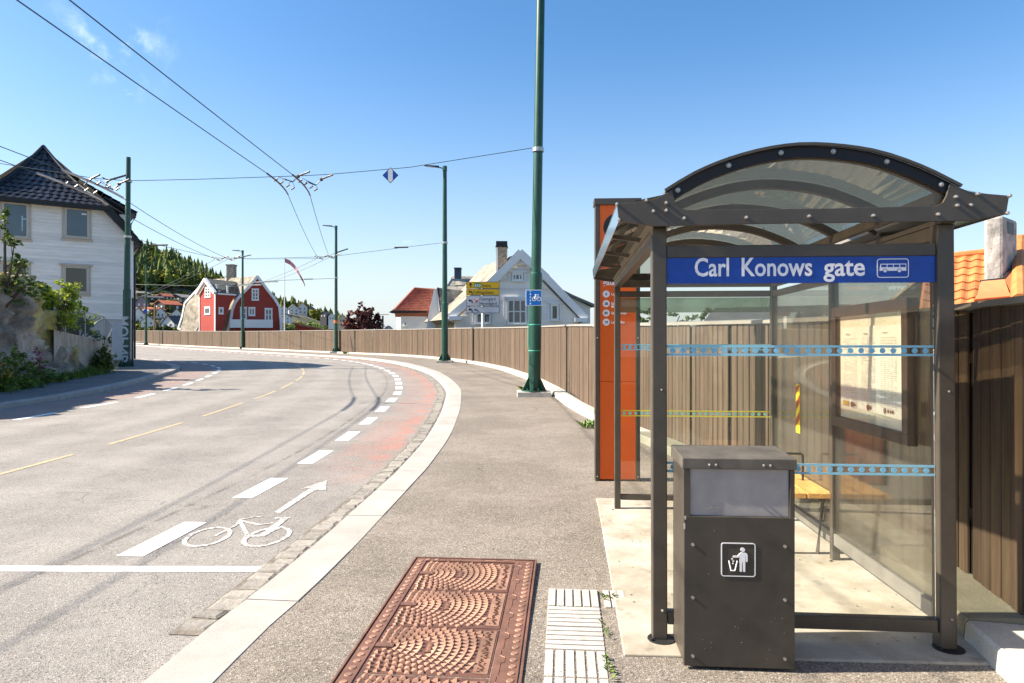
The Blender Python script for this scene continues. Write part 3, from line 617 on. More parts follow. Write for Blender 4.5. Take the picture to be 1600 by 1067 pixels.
flat([(622,430),(650,408),(740,408),(775,425),(792,470),(792,600),(770,612),(750,600),(750,480),(742,480),(742,820),(720,830),(695,820),(692,615),(678,615),(672,820),(650,830),(625,820),(622,490),(600,520),(485,520),(480,500),(490,482),(575,482)])
bar(400,605,445,805,30); bar(572,605,525,805,30); bar(445,805,525,805,32)
for x, y in ((468,553),(494,600),(481,652)): flat([(x+17*math.cos(t*math.pi/4), y+17*math.sin(t*math.pi/4)) for t in range(8)])
mb.build('litter_symbol', M_white, DO)

# ---------------------------------------------------------------- orange information pillar
p0 = onground(930, 751); PY = empty('information_pillar', (p0.x, p0.y, gz(p0.y)), R_(-3)); tag(PY, 'tall orange information pillar with dark edges and white route numbers behind the bus shelter', 'information pillar')
PW, PH = .487, 3.0
for a, b in ((0,.048),(PW-.048,PW)): 
    mb = MB(); mb.box(a, b, 0, .16, .0, PH); q = mb.build('side_frame', M_steel, PY, bevel=.006)
    mb = MB(); mb.ball((a+.024,-.001,.05),.008); mb.ball((a+.024,-.001,1.55),.008); mb.build('bolt', M_bolt, q)
mb = MB(); mb.box(-.012, PW+.012, -.02, .18, PH, PH+.07); mb.build('cap', M_steel, PY, bevel=.004)
M_or = mat('pillar_orange', (.82,.125,.01), .4, var=.05, vs=2)
for z0_, z1_ in ((.02,1.082),(1.086,PH)): mb = MB(); mb.box(.049, PW-.049, .012, .145, z0_, z1_); OP = mb.build('orange_panel', M_or, PY, bevel=.002)
def pz(y): return HC+(HOR-y)*p0.y/F-gz(p0.y)
def pu(x): return (x-800)*p0.y/F-p0.x
zc = pz(356); mb = MB(); mb.prism([(.245+.155*math.cos(t*math.pi/16), .010, zc+.155*math.sin(t*math.pi/16)) for t in range(32)], (0,.004,0)); mb.build('round_emblem', M_black, OP)
M_pw = mat('pillar_white', (.85,.84,.82), .5, var=.02)
text_mesh('lettering', 'gate', .085, M_pw, OP, face_front(pu(942), .0105, pz(446)), bold=.0015)
for y, num, t in ((460,'6','Lo'),(475,'20','Sk'),(489.7,'85','Servicelinje'),(504,'19','La rakiflat')):
    mb = MB(); mb.prism([(pu(947.3)+.038*math.cos(t_*math.pi/12), .010, pz(y)+.038*math.sin(t_*math.pi/12)) for t_ in range(24)], (0,.003,0)); dk = mb.build('route_disc', M_pw, OP)
    text_mesh('route_number', num, .037, M_black, dk, face_front(pu(947.3), .0095, pz(y)-.013), align='CENTER', bold=.0012)
    text_mesh('lettering', t, .037, M_pw, OP, face_front(pu(955), .0105, pz(y)-.013), bold=.0006)
text_mesh('lettering', 'ta', .037, M_pw, OP, face_front(pu(955), .0105, pz(479)-.013), bold=.0018)

# ---------------------------------------------------------------- rusty cast iron cover set in the pavement
M_rust = mat('cast_iron_rust', (.155,.078,.052), .6, var=.14, vs=8, metal=.15, col2=(.20,.10,.068), bump=.0006, bs=200)
M_rust2 = mat('cast_iron_worn', (.285,.165,.108), .5, var=.3, vs=4, metal=.2, col2=(.37,.20,.13), bump=.0006, bs=200)
M_rustd = mat('cast_iron_recess', (.10,.042,.028), .8, var=.3, vs=30)
a = onground(650, 874); MH = empty('access_cover', (a.x-.17+.0, a.y-2.18, 0.005), R_(-4.4)); tag(MH, 'rusty cast iron access cover with four patterned lids set in the pavement', 'access cover')
MW = .845; ML = 2.18; MHz = gz(4)
mb = MB()
for z in (0,):
    mb.box(0,.012,0,ML,0,.018); mb.box(MW-.012,MW,0,ML,0,.018); mb.box(.012,MW-.012,ML-.012,ML,0,.018); mb.box(.012,MW-.012,0,.012,0,.018)
    mb.box(.020,.092,.02,ML-.02,0,.014); mb.box(.70,MW-.020,.02,ML-.02,0,.014); mb.box(.092,.70,ML-.062,ML-.02,0,.014)
    mb.box(.012,MW-.012,.012,ML-.012,-.01,.004)
FRM = mb.build('frame', M_rust, MH, bevel=.0015)
mb = MB(); y = .06; k = 0
while y < ML-.03:
    for x in (.056, MW-.052): mb.tube([(x, y, .013), (x, y, .0175)], [.019,.016], 12)
    y += .066
for x in (.10,.16): mb.tube([(x, ML-.041, .013), (x, ML-.041, .017)], [.016,.014], 12)
mb.box(.62,.70,ML-.048,ML-.034,.013,.017); mb.box(.49,.57,ML-.050,ML-.032,.013,.016)
mb.build('stud_pattern', M_rust2, FRM)
text_mesh('lettering', 'FURNES', .032, M_rust2, FRM, Matrix(((1,0,0,.215),(0,1,0,ML-.052),(0,0,1,.015),(0,0,0,1))), ext=.002)
for i in range(4):
    y0 = .028+.520*i; y1 = y0+.512
    y0 -= 0; li = MB(); li.box(.098,.694,y0,y1,0,.010); LI = li.build('lid', mat('cast_iron_lid', (.12,.055,.038), .7, var=.25, vs=14), MH, bevel=.001)
    mb = MB(); cx, cy = .105, (y0+y1)/2+.02; rr = .062; row = 0
    while rr < .72:
        nst = max(5, int(math.pi*2*rr/.0385))
        for k in range(nst):
            an = 2*math.pi*(k+(row % 2)*.5)/nst; x, y = cx+rr*math.cos(an), cy+rr*math.sin(an)
            if not (.115 < x < .608 and y0+.018 < y < y1-.018): continue
            if (.345 < x < .390 and abs(y-cy) < .060): continue
            d = Vector((math.cos(an), math.sin(an), 0)); t_ = Vector((-d.y, d.x, 0)); p = Vector((x, y, .010)); h = .012
            mb.add([p-d*.026, p+t_*.0200+d*.004, p-t_*.0200+d*.004, p+d*.013+Vector((0,0,h)), p+d*.021, p-d*.018+Vector((0,0,.003))], [(5,1,3),(5,3,2),(1,4,3),(3,4,2),(0,1,5),(0,5,2)])
        rr += .0385; row += 1
    mb.build('raised_pattern', M_rust2, LI)
    mb = MB(); mb.box(.615,.685,y0+.03,y1-.03,.010,.0125); 
    mb.build('side_strip', M_rust2, LI)
    mb = MB(); mb.box(.10,.19,cy-.022,cy+.022,.010,.019); mb.build('hinge', M_rust, LI)
    mb = MB(); mb.box(.354,.382,cy-.055,cy+.055,.010,.015); q = mb.build('name_plate', M_rust, LI)
    text_mesh('lettering', 'FURNES', .026, M_rust2, q, Matrix(((0,-1,0,.378),(1,0,0,cy-.052),(0,0,1,.0152),(0,0,0,1))), ext=.0015)
    mb = MB(); r = random.Random(i)
    for k in range(60):
        xx = r.uniform(.630,.660); yy = y0+.045+k*.0072; mb.box(xx,xx+r.uniform(.006,.014),yy,yy+.004,.0125,.0165)
    mb.build('raised_marks_pattern', M_rustd, LI)
mb = MB(); y = .05
while y < ML-.2:
    for j in range(2): mb.tube([(.735,y,.014),(.735,y+.11,.014),(.752,y+.12,.014),(.752,y+.17,.014),(.728,y+.19,.014),(.728,y+.24,.014)], .0025, 4)
    y += .26
mb.build('ridge_pattern', M_rust2, FRM)

# ---------------------------------------------------------------- ribbed guiding tiles
M_tile = mat('tile_concrete', (.40,.375,.335), .85, var=.1, vs=14, col2=(.46,.435,.395), bump=.001, bs=100, speck=.1, speckscale=250)
M_tile2 = mat('tile_groove', (.30,.26,.205), .9, var=.2, vs=20)
def tile(name, w, d, nrib, along):
    t = empty(name, (0,0,0)); mb = MB(); mb.box(0, w, 0, d, -.03, .006); mb.build('base', M_tile2, t)
    mb = MB(); n = nrib; S_ = w if along else d; g_ = S_/n*.22
    for i in range(n):
        a, b = S_*i/n+g_/2, S_*(i+1)/n-g_/2
        if along: mb.box(a, b, .004, d-.004, .0055, .014)
        else: mb.box(.004, w-.004, a, b, .0055, .014)
    mb.build('rib', M_tile, t, bevel=.002); return t
a = onground(857, 921); TW = .300
e = lambda u, v: (a.x+.997*u+.0767*v, a.y+.997*v-.0767*u, gz(a.y)-.001)
lab = ['ribbed guiding tile with lengthwise ribs at the far end of the pale strip', 'guiding tile with crosswise ribs just before the far end tile', 'guiding tile with crosswise ribs in the middle of the pale strip', 'ribbed guiding tile with lengthwise ribs nearest the camera in the strip']
ta = tile('guiding_tile', TW, .268, 6, True); tb = tile('guiding_tile', TW, .268, 5, False)
for i, (src, v) in enumerate(((ta,-.272),(tb,-.544),(tb,-.816),(ta,-1.088))):
    o = src if i in (0, 1) else copy_tree(src); o.location = e(0, v); o.rotation_euler.z = R_(-4.4); tag(o, lab[i], 'guiding tile', 'ribbed guiding tiles in the pavement')
o = copy_tree(ta); o.location = e(0, -1.36); o.rotation_euler.z = R_(-4.4); tag(o, 'ribbed guiding tile cut off by the bottom edge of the photo', 'guiding tile', 'ribbed guiding tiles in the pavement')
o = tile('guiding_tile', .13, .268, 3, True); o.location = e(.325, -.272); o.rotation_euler.z = R_(-4.4); tag(o, 'narrow half tile right of the far end guiding tile with weeds in the gap', 'guiding tile', 'ribbed guiding tiles in the pavement')

# weeds
M_weed = mat('weed_leaf', (.11,.19,.03), .6, var=.3, vs=30, tone=True)
def weed(loc, n, h, label, sp=.05, straight=False):
    t = MB(); r = random.Random(int(loc[0]*1000)+n)
    for k in range(n):
        an = r.uniform(0, 6.28); l = h*r.uniform(.5, 1); bx_, by_ = r.uniform(-sp, sp)*(.3 if straight else 1), r.uniform(-sp, sp)*(3 if straight else 1)
        p = Vector((bx_, by_, 0)); d = Vector((math.cos(an)*.6, math.sin(an)*.6, 1)).normalized(); s_ = Vector((-math.sin(an), math.cos(an), 0))*l*.22
        t.add([p, p+d*l*.5+s_, p+d*l+Vector((math.cos(an), math.sin(an), -.5))*l*.3, p+d*l*.5-s_], [(0,1,2,3)], 0, r.choice(((1,1,1),(1.3,1.2,.8),(.7,.8,.7))))
    o = t.build('weed', M_weed); o.location = loc; return tag(o, label, 'weed', 'small weeds in the pavement')
for x, y, n, h, lb in ((952,935,14,.045,'tiny green weed in the gap beside the narrow half tile'),(945,985,18,.035,'line of low green weeds along the right edge of the guiding tiles'),(950,1045,22,.04,'thicker green weeds at the tile edge nearest the camera'),(825,612,40,.28,'yellow green weed on the plinth of the tallest green pole'),(921,668,26,.20,'small weed growing on the fence kerb left of the orange pillar'),(539,552,20,.3,'low weed beside the base of the second nearest lamp post')):
    p = onground(x, y); weed((p.x, p.y, p.z+(.0 if y < 930 else .004)), n, h, lb, .04 if y > 900 else .12, y > 980)
mb = MB(); r = random.Random(9)
for i in range(900):
    y = r.uniform(2.6, 11)**1.0; x = r.uniform(RK.pt(RK.atY(y))[0]+.1, FK.pt(FK.atY(y))[0]-.35)
    if y < 4.8 and -.95 < x < .2: continue
    if r.random() < .5: x = r.choice((FK.pt(FK.atY(y))[0]-.36-abs(r.gauss(0,.08)), x))
    q = r.uniform(.002, .006); mb.ball((x, y, gz(y)+q*.4+(.013 if x > .6+.06*(y-3.3) and y > 3.3 and y < 6.4 and x < 2.4 else 0)), q, 0, r.choice((.7, 1, 1.3, 1.6)), 5, 3, (r.uniform(.8,1.6), 1, .6))
o = mb.build('grit', mat('grit_stone', (.24,.20,.16), .9, tone=True)); o['kind'] = 'stuff'
mb = MB()
for k in range(16): u = r.uniform(.03,.47); z = r.choice((r.uniform(.04,.25), r.uniform(.04,.68))); a = r.uniform(0,3.1); l = r.uniform(.001,.005); mb.prism([(u,-.0150,z),(u+math.cos(a)*l,-.0150,z+math.sin(a)*l),(u+math.cos(a)*l+.0012,-.0150,z+math.sin(a)*l+.0012),(u+.0012,-.0150,z+.0014)], (0,.0008,0))
mb.build('scratch_marks', mat('bare_metal', (.33,.30,.26), .6), DO)
mb = MB(); mb.box(.002,.010,-.0145,.001,.69,.705); mb.box(.0,.006,-.0145,.0,.645,.672); mb.prism([(.11,-.0,.735),(.135,-.0,.742),(.128,-.0,.752),(.105,-.0,.745)], (0,.002,0)); mb.box(.14,.165,.0,.002,.742,.746); mb.build('chipped_paint', mat('chip_pale', (.42,.37,.30), .8), DO)

# ---------------------------------------------------------------- wooden fence along the pavement
M_board = mat('fence_wood', (.092,.061,.039), .8, var=.2, vs=3.0, tone=True, col2=(.115,.08,.053), streak=(9,9,.55), bump=.0015, bs=12)
M_post = mat('fence_post_dark', (.020,.016,.013), .85, var=.2); M_cap = mat('fence_cap', (.30,.27,.23), .6, var=.12, vs=3)
s0 = FK.atY(1.2); FE = empty('wooden_fence', (*FK.pt(s0), gz(1.2))); bpy.context.view_layer.update()
tag(FE, 'long brown vertical board fence curving along the back of the pavement', 'fence')
def wpart(mb, name, m, root, **k):     # geometry given in world coordinates, parented under a root that may stand elsewhere
    o = mb.build(name, m, root, **k); q = root; M = Matrix.Identity(4); bpy.context.view_layer.update(); o.matrix_parent_inverse = root.matrix_world.inverted(); return o
FH = 1.62; rf = random.Random(11); s = s0; k = 0; caps = MB()
while s < FK.len-1:
    x, y = FK.pt(s); ln = 1.0 if y < 46 else 2.6; bw = .105 if y < 30 else (.125 if y < 46 else .2)
    gap = .014 if y < 30 else .012; big = (k % 5 == 4 and y < 46) or (y >= 46 and k % 4 == 0)
    n = int(ln/(bw+gap)); L_ = n*(bw+gap); mb = MB(); pt_ = rf.uniform(.93, 1.06)
    for i in range(n):
        a = s+i*(bw+gap); tx, ty = FK.tan(a); x0, y0 = FK.pt(a); nx, ny = -ty, tx; z0 = gz(y0)+.085+rf.uniform(-.004,.004); h = FH-.0
        q = pt_*rf.uniform(.78, 1.16); tn = (q, q*rf.uniform(.965,1.02), q*rf.uniform(.92,1.03)); of = rf.uniform(-.003,.003)
        P = [(x0+tx*u+nx*v, y0+ty*u+ny*v) for u, v in ((0,-.02),(bw,-.02),(bw,of-.006),(bw-.006,of),(.006,of),(0,of-.006))]
        mb.prism([(p[0], p[1], z0) for p in P], (0,0,h), 0, tn)
    wpart(mb, 'board_panel', M_board, FE)
    tx, ty = FK.tan(s+L_); x0, y0 = FK.pt(s+L_); nx, ny = -ty, tx; pw = .17 if big else .15; mb = MB()
    if y >= 46 and big: pw = .45
    if y < 46 or big:
        mb.prism([(x0+tx*u+nx*v, y0+ty*u+ny*v, gz(y0)-.02) for u, v in ((-pw/2+.02,-.10),(pw/2+.02,-.10),(pw/2+.02,-.030),(-pw/2+.02,-.030))], (0,0,FH+.09))
        wpart(mb, 'fence_post', M_post, FE)
    s += L_+((.062 if y < 46 else .05) if not big else (.05 if y < 46 else .28)); k += 1
n = 260; vs = []
for i in range(n+1):
    a = s0+(FK.len-1-s0)*i/n
    for o_, z in ((.03, .0),(.03,.035),(-.10,.05),(-.10,.0)): x, y = FK.pt(a, o_); vs.append((x, y, gz(y)+.085+FH+z+.006))
caps.add(vs, [(4*i+j, 4*i+4+j, 4*i+4+(j+1) % 4, 4*i+(j+1) % 4) for i in range(n) for j in range(4)]); wpart(caps, 'cap_rail', M_cap, FE)
mb = MB(); vs = []                      # rails behind the boards
for zr in (.35, 1.3):
    b = MB(); vs = []
    for i in range(n+1):
        a = s0+(FK.len-1-s0)*i/n
        for o_, z in ((-.022,0),(-.022,.07),(-.07,.07),(-.07,0)): x, y = FK.pt(a, o_); vs.append((x, y, gz(y)+.085+zr+z))
    b.add(vs, [(4*i+j, 4*i+4+j, 4*i+4+(j+1) % 4, 4*i+(j+1) % 4) for i in range(n) for j in range(4)]); wpart(b, 'back_rail', M_post, FE)

# ---------------------------------------------------------------- poles
M_pcyan = mat('paint_drip_green', (.08,.42,.30), .5)
def pole(base, H, label, group, lean=(0,0), lamp=None, plinth=False, rings=False, r0=.155, zs=2.95, name='street_lamp', cat='lamp post', rt=.10):
    P = empty(name, base); tag(P, label, cat, group); pz_ = .12 if plinth else 0
    if plinth: m = MB(); m.box(-.42,.42,-.30,.36,-.05,pz_); m.build('plinth', M_conc, P, bevel=.012)
    m = MB(); L_ = lambda z: (lean[0]*z, lean[1]*z, z)
    m.tube([L_(pz_+.03), L_(zs), L_(zs+.06), L_(zs+.10), L_(H)], [r0, r0, r0, r0*.80, rt], 24)
    m.build('shaft', M_pole, P, smooth=True).modifiers.new('es', 'EDGE_SPLIT')
    m = MB(); m.tube([(0,0,pz_), (0,0,pz_+.035)], r0*2.05, 16); m.build('base_plate', M_pole, P)
    for k in range(6):
        an = k*math.pi/3+.4; c, s_ = math.cos(an), math.sin(an); m = MB(); t = .012
        m.prism([(c*r0*.95-s_*t, s_*r0*.95+c*t, pz_+.035), (c*r0*1.95-s_*t, s_*r0*1.95+c*t, pz_+.035), (c*r0*1.95-s_*t, s_*r0*1.95+c*t, pz_+.07), (c*r0*.98-s_*t, s_*r0*.98+c*t, pz_+.36)], (s_*2*t, -c*2*t, 0)); m.build('gusset', M_pole, P)
    m = MB()
    for k in range(6): an = k*math.pi/3+.9; m.tube([(math.cos(an)*r0*1.75, math.sin(an)*r0*1.75, pz_+.03), (math.cos(an)*r0*1.75, math.sin(an)*r0*1.75, pz_+.085)], .022, 6)
    m.build('anchor_bolt', M_pole, P)
    if lamp:
        d = Vector(lamp).normalized(); z = H-.10; tp = Vector(L_(z)); m = MB(); m.tube([tp, tp+d*.35+Vector((0,0,.05))], .03, 8); m.tube([tp-Vector((0,0,.15)), tp+Vector((0,0,.13))], rt*1.15, 12); m.build('lamp_arm', M_pole, P)
        q = Vector((-d.y, d.x, 0)); a = tp+d*.3+Vector((0,0,.03)); b = tp+d*1.05+Vector((0,0,.09)); m = MB()
        for e0, e1, w0, w1, h0, h1 in ((a, b, .07, .11, .05, .03),): m.add([e0-q*w0, e0+q*w0, e0+q*w0*.7+Vector((0,0,h0*2)), e0-q*w0*.7+Vector((0,0,h0*2)), e1-q*w1, e1+q*w1, e1+q*w1*.7+Vector((0,0,h1)), e1-q*w1*.7+Vector((0,0,h1))], [(0,1,2,3),(4,7,6,5),(0,4,5,1),(1,5,6,2),(2,6,7,3),(3,7,4,0)])
        LH = m.build('lamp_head', mat('lamp_grey', (.05,.06,.06), .5), P, bevel=.01); m = MB(); c = (a+b)/2+d*.08; m.prism([c-d*.22-q*.07-Vector((0,0,.03)), c+d*.22-q*.07+Vector((0,0,.005)), c+d*.22+q*.07+Vector((0,0,.005)), c-d*.22+q*.07-Vector((0,0,.03))], (0,0,.02)); m.build('lens', mat('lamp_lens', (.4,.42,.42), .2), LH)
    if rings:
        for z in (1.0, 1.62): m = MB(); m.tube([(lean[0]*z, lean[1]*z, z+pz_), (lean[0]*z, lean[1]*z, z+pz_+.022)], r0+.003, 24); m.build('paint_ring', M_pcyan, P)
        m = MB(); m.box(-.01,.012,-r0-.004,-r0+.01,1.1+pz_,1.7+pz_, M=Matrix.Rotation(R_(-75),4,'Z')); m.build('paint_drip', M_pcyan, P)
    return P
def clamp(P, z, lean=(0,0), r=.135): m = MB(); m.tube([(lean[0]*z, lean[1]*z, z-.05), (lean[0]*z, lean[1]*z, z+.05)], r, 16); m.build('clamp_band', M_bolt, P)
def base_at(px, d): x = (px-800)*d/F; return Vector((x, d, gz(d)))
P1b = base_at(834.5, 17.0); P2b = base_at(695, 35); P3b = base_at(525, 54.2); P4b = base_at(379, 71.6); P5b = base_at(228, 91); PLb = base_at(197, 31.3)
G_ = 'green poles along the outer pavement'
lean1 = (.0165, 0)
P1 = pole(P1b, 11.5, 'tallest dark green pole, rising out of the top of the photo, nearest on the pavement', G_, lean1, None, True, True, name='overhead_line_pole', cat='pole'); clamp(P1, 6.1, lean1, .145)
P2 = pole(P2b, 10.0, 'green street lamp left of the yellow direction sign, second nearest pole on the pavement', G_, (.0,0), (-1,-.25,0), True, False, r0=.165); clamp(P2, 6.1, r=.15)
P3 = pole(P3b, 10.0, 'green street lamp standing right of the flag, against the mid part of the fence', G_, (0,0), (-.9,-.4,0), True); clamp(P3, 5.9, r=.15)
m = MB(); m.tube([(0,0,2.3),(0,0,2.52)], .17, 16); m.build('orange_band', mat('band_orange', (.6,.16,.05), .6), P3)
P4 = pole(P4b, 10.2, 'green street lamp in front of the red house', G_, (0,0), (-.9,-.3,0)); clamp(P4, 9.6, r=.14)
P5 = pole(P5b, 10.6, 'farthest green pole, before the hillside houses near the left end of the fence', G_, (0,0), None, name='overhead_line_pole', cat='pole')
m = MB(); m.prism([(.28*math.cos(t*math.pi/8), -.2, 4.35+.28*math.sin(t*math.pi/8)) for t in range(16)], (0,.02,0)); m.build('round_blue_plate', M_sblue, P5)
PL_ = pole(PLb, 9.55, 'dark green pole with white graffiti at its foot, beside the white house', None, (.011,0), None, r0=.165, zs=3.4, name='overhead_line_pole', cat='pole', rt=.095)
clamp(PL_, 8.45, (.011,0), .16); clamp(PL_, 5.9, (.011,0), .17)
def wrapw(co, r=.174, a0=R_(-95), z0=.25):   # text x runs down the pole, text y round it
    an = a0-(co.y-.17)/r*.98; z = z0+2.0-co.x; return Vector((.011*z+r*math.cos(an), r*math.sin(an), z))
text_mesh('graffiti', 'MOPNB', .62, mat('graffiti_white', (.80,.82,.84), .7, var=.1), PL_, None, ext=.003, bold=.016, width=2.05, warp=wrapw)
m = MB(); m.tube([(.32,-.05,0),(.32,-.05,3.1)], .035, 8); o = m.build('downpipe', M_black); o.location = PLb; tag(o, 'thin black pipe standing just right of the graffitied pole', 'pipe')
# cross bracket on the left pole
# ---------------------------------------------------------------- overhead wires
def cat_(a, b, sag, n=24): a = Vector(a); b = Vector(b); return [a.lerp(b, i/n)-Vector((0,0,4*sag*(i/n)*(1-i/n))) for i in range(n+1)]
def wire(name, pts, r, label, cat='overhead wire', group=None):
    m = MB(); m.tube(pts, r, 6); o = m.build(name, M_wire, smooth=True); return tag(o, label, cat, group)
M_ins = mat('insulator_dark', (.05,.035,.03), .4, var=.2); M_clw = mat('clamp_white', (.6,.6,.58), .4)
# span wire 1 : pole 1 -> off-frame left pole
def sp1(px, py, Y=None): Y = Y or 16.2; return at(px, py, Y)
S1 = [P1b+Vector((-.05,0,6.15)), at(640,262,16.75), at(515,273,16.5), at(465,275.5,16.4), at(300,281,16.3), at(200,283,16.2), at(150,279.5,16.2), at(0,256,16.1), at(-260,205,15.9)]
SW1 = wire('span_wire', S1, .008, 'cross-street span wire with the blue diamond sign, tied to the tallest pole')
A2l, A2r = at(497,404,33.5), at(515,403,33.5); A3l, A3r = at(394,446,51.5), at(421,441,52.5)
A1l, A1r = at(443,290,16.6), at(480,292,16.6)
B1l, B1r = at(125,296,16.2), at(160,291,16.2); B2l, B2r = at(337,405.5,33), at(357,405.5,33)
PLt = PLb+Vector((.09,0,8.45))
S2 = [P2b+Vector((-.15,0,6.1)), at(625,388,34.5), A2r+Vector((.2,0,.06)), A2l+Vector((0,0,.06)), at(430,404,33), at(384,404.5,33), B2r+Vector((0,0,.05)), B2l+Vector((0,0,.05)), at(246,383,32), PLb+Vector((.08,-.1,5.9))]
SW2 = wire('span_wire', S2, .010, 'cross-street span wire between the graffitied pole and the lamp left of the yellow sign')
S3 = [P3b+Vector((-.15,0,5.85)), A3r+Vector((.1,0,.08)), A3l+Vector((0,0,.08)), at(330,448,52), at(210,445,52)]
SW3 = wire('span_wire', S3, .016, 'far span wire tied to the lamp right of the flag, passing before the red house')
def bend(a, b, c_, k=1.1):             # smooth curve through a hanger
    a, b, c_ = Vector(a), Vector(b), Vector(c_); u = (a-b).normalized(); v = (c_-b).normalized(); p0 = b+u*k; p1 = b+v*k
    return [p0*(1-t)**2+b*2*t*(1-t)+p1*t*t for t in (0,.2,.4,.6,.8,1)]
A4l, A4r = at(306,444.5,74), at(318,443,74)
def contact(start, j1, j2, j3, j4, lab, r=.0085):
    pts = cat_(start, Vector(j1)+(Vector(start)-Vector(j1)).normalized()*1.1, .05)[:-1]+bend(start, j1, j2); 
    pts += cat_(pts[-1], Vector(j2)+(Vector(j1)-Vector(j2)).normalized()*.6, .12)[1:-1]+bend(j1, j2, j3, .6)
    if j4 is None: pts += cat_(pts[-1], j3, .05, 6)[1:]
    else: pts += cat_(pts[-1], j3, .1, 10)[1:]+cat_(j3, j4, .2, 10)[1:]
    return wire('contact_wire', pts, r, lab, group='trolleybus contact wires')
contact((-5.35,-6,5.45), A1l, A2l, A3l, A4l, 'left one of the two thick black wires crossing the blue sky from the top edge')
contact((-4.7,-6,5.45), A1r, A2r, A3r, A4r, 'right one of the two thick black wires crossing the blue sky from the top edge')
contact((-9.95,-4,5.3), B1l, B2l, at(215,466,60), at(200,470,76), 'lower one of the wire pair crossing the roof of the white house on the left')
contact((-9.3,-4,5.3), B1r, B2r, at(232,460,60), at(205,463,76), 'upper one of the wire pair crossing the roof of the white house on the left')
# curve bars, clamps, insulators
def hang(root, node, span_pt, k=.45, big=True):
    node = Vector(node); span_pt = Vector(span_pt); m = MB(); d = (span_pt-node)
    m.tube([span_pt+Vector((-.02,0,.0)), span_pt+Vector((.18,-.05,.06)), span_pt+Vector((.30,-.1,.09))], .022, 6); m.ball(span_pt, .045)
    m.tube([span_pt, span_pt-Vector((.14,0,.14)), span_pt-Vector((.30,.05,.08))], .014, 6)
    m.build('insulator_arm', M_ins, root)
    m = MB()
    for t in (-.45, -.15, .2, .5):
        p = node+Vector((.10*t, t, 0)); m.tube([p, p+Vector((.05,0,.10)), span_pt-Vector((.15,0,.12))], .006, 4); m.tube([p+Vector((-.03,0,.0)), p+Vector((.06,0,.06))], .02, 6)
    m.build('clamp', M_ins, root)
hang(SW1, A1l, at(466,276,16.4)); hang(SW1, A1r, at(502,281,16.4)); hang(SW1, B1l, at(140,281,16.2)); hang(SW1, B1r, at(186,288,16.2))
hang(SW2, A2l, A2l+Vector((.35,0,.08))); hang(SW2, A2r, A2r+Vector((.3,0,.1))); hang(SW2, B2l, B2l+Vector((.35,0,.05))); hang(SW2, B2r, B2r+Vector((.3,0,.07)))
for nm_, a, b in (('bar', A1l, 1), ('bar', A1r, 1)):
    m = MB(); q = Vector(a); st = Vector((-5.35 if a is A1l else -4.7, -6, 5.45)); nx_ = A2l if a is A1l else A2r; m.tube(bend(st, q, nx_, 1.15), .020, 6); m.build('curve_bar', M_ins, SW1)
for a, st, nx_ in ((B1l, (-9.95,-4,5.3), B2l), (B1r, (-9.3,-4,5.3), B2r)): m = MB(); m.tube(bend(st, a, nx_, 1.5), .028, 6); m.build('curve_bar', mat('bar_grey', (.45,.42,.40), .5), SW1)
for root, p in ((SW2, at(627,387.5,34.5)), (SW3, at(482,437,53.6)), (SW2, at(250,384,32))): m = MB(); m.tube([p-Vector((.35,0,0)), p+Vector((.35,0,.02))], .04, 6); m.build('insulator', M_ins, root)
for root, p in ((SW3, A3l), (SW3, A3r)): m = MB(); m.tube([p-Vector((1.0,.3,.05)), p+Vector((.6,.2,.03))], .05, 6); m.build('insulator', M_clw, root)
br = MB(); br.tube([P4b+Vector((-.8,0,9.35)), P4b+Vector((.9,0,9.75))], .05, 6); br.tube([P4b+Vector((-.5,0,9.6)), P4b+Vector((.2,0,9.4))], .04, 6); o = wpart(br, 'wire_bracket', M_ins, P4)
br = MB(); br.tube([P3b+Vector((.05,0,7.9)), P3b+Vector((.95,0,8.2))], .05, 6); wpart(br, 'wire_bracket', M_ins, P3)
br = MB(); br.tube([PLb+Vector((.08,0,8.75)), PLb+Vector((-.55,-.3,8.45)), PLb+Vector((-.75,-.3,8.35))], .045, 6); br.tube([PLb+Vector((-.9,-.3,8.55)), PLb+Vector((-.6,-.3,8.4)), PLb+Vector((-.8,-.3,8.2))], .03, 6); wpart(br, 'wire_bracket', M_ins, PL_)
wire('span_wire', [P3b+Vector((.9,0,8.15)), at(497,404.5,48), at(384,406,66), P4b+Vector((0,0,9.6))], .012, 'thin wire joining the lamp before the red house to the lamp right of the flag')
# diamond sign on span wire
p = at(610,274.5,16.65); DS = empty('diamond_sign', p); tag(DS, 'small blue and white diamond sign hanging on the span wire', 'sign'); h = .195
m = MB(); m.prism([(0,0,-h),(h,0,0),(0,0,h),(-h,0,0)], (0,.006,0)); m.build('plate', M_black, DS)
m = MB(); q = h-.018; m.prism([(0,-.003,-q),(q,-.003,0),(0,-.003,q),(-q,-.003,0)], (0,.002,0), 0); w2 = .058; m.prism([(-w2,-.005,-q+w2),(0,-.005,-q),(w2,-.005,-q+w2),(w2,-.005,q-w2),(0,-.005,q),(-w2,-.005,q-w2)], (0,.002,0), 1)
m.build('face', [mat('diamond_blue', (.01,.09,.42), .5), M_white], DS)
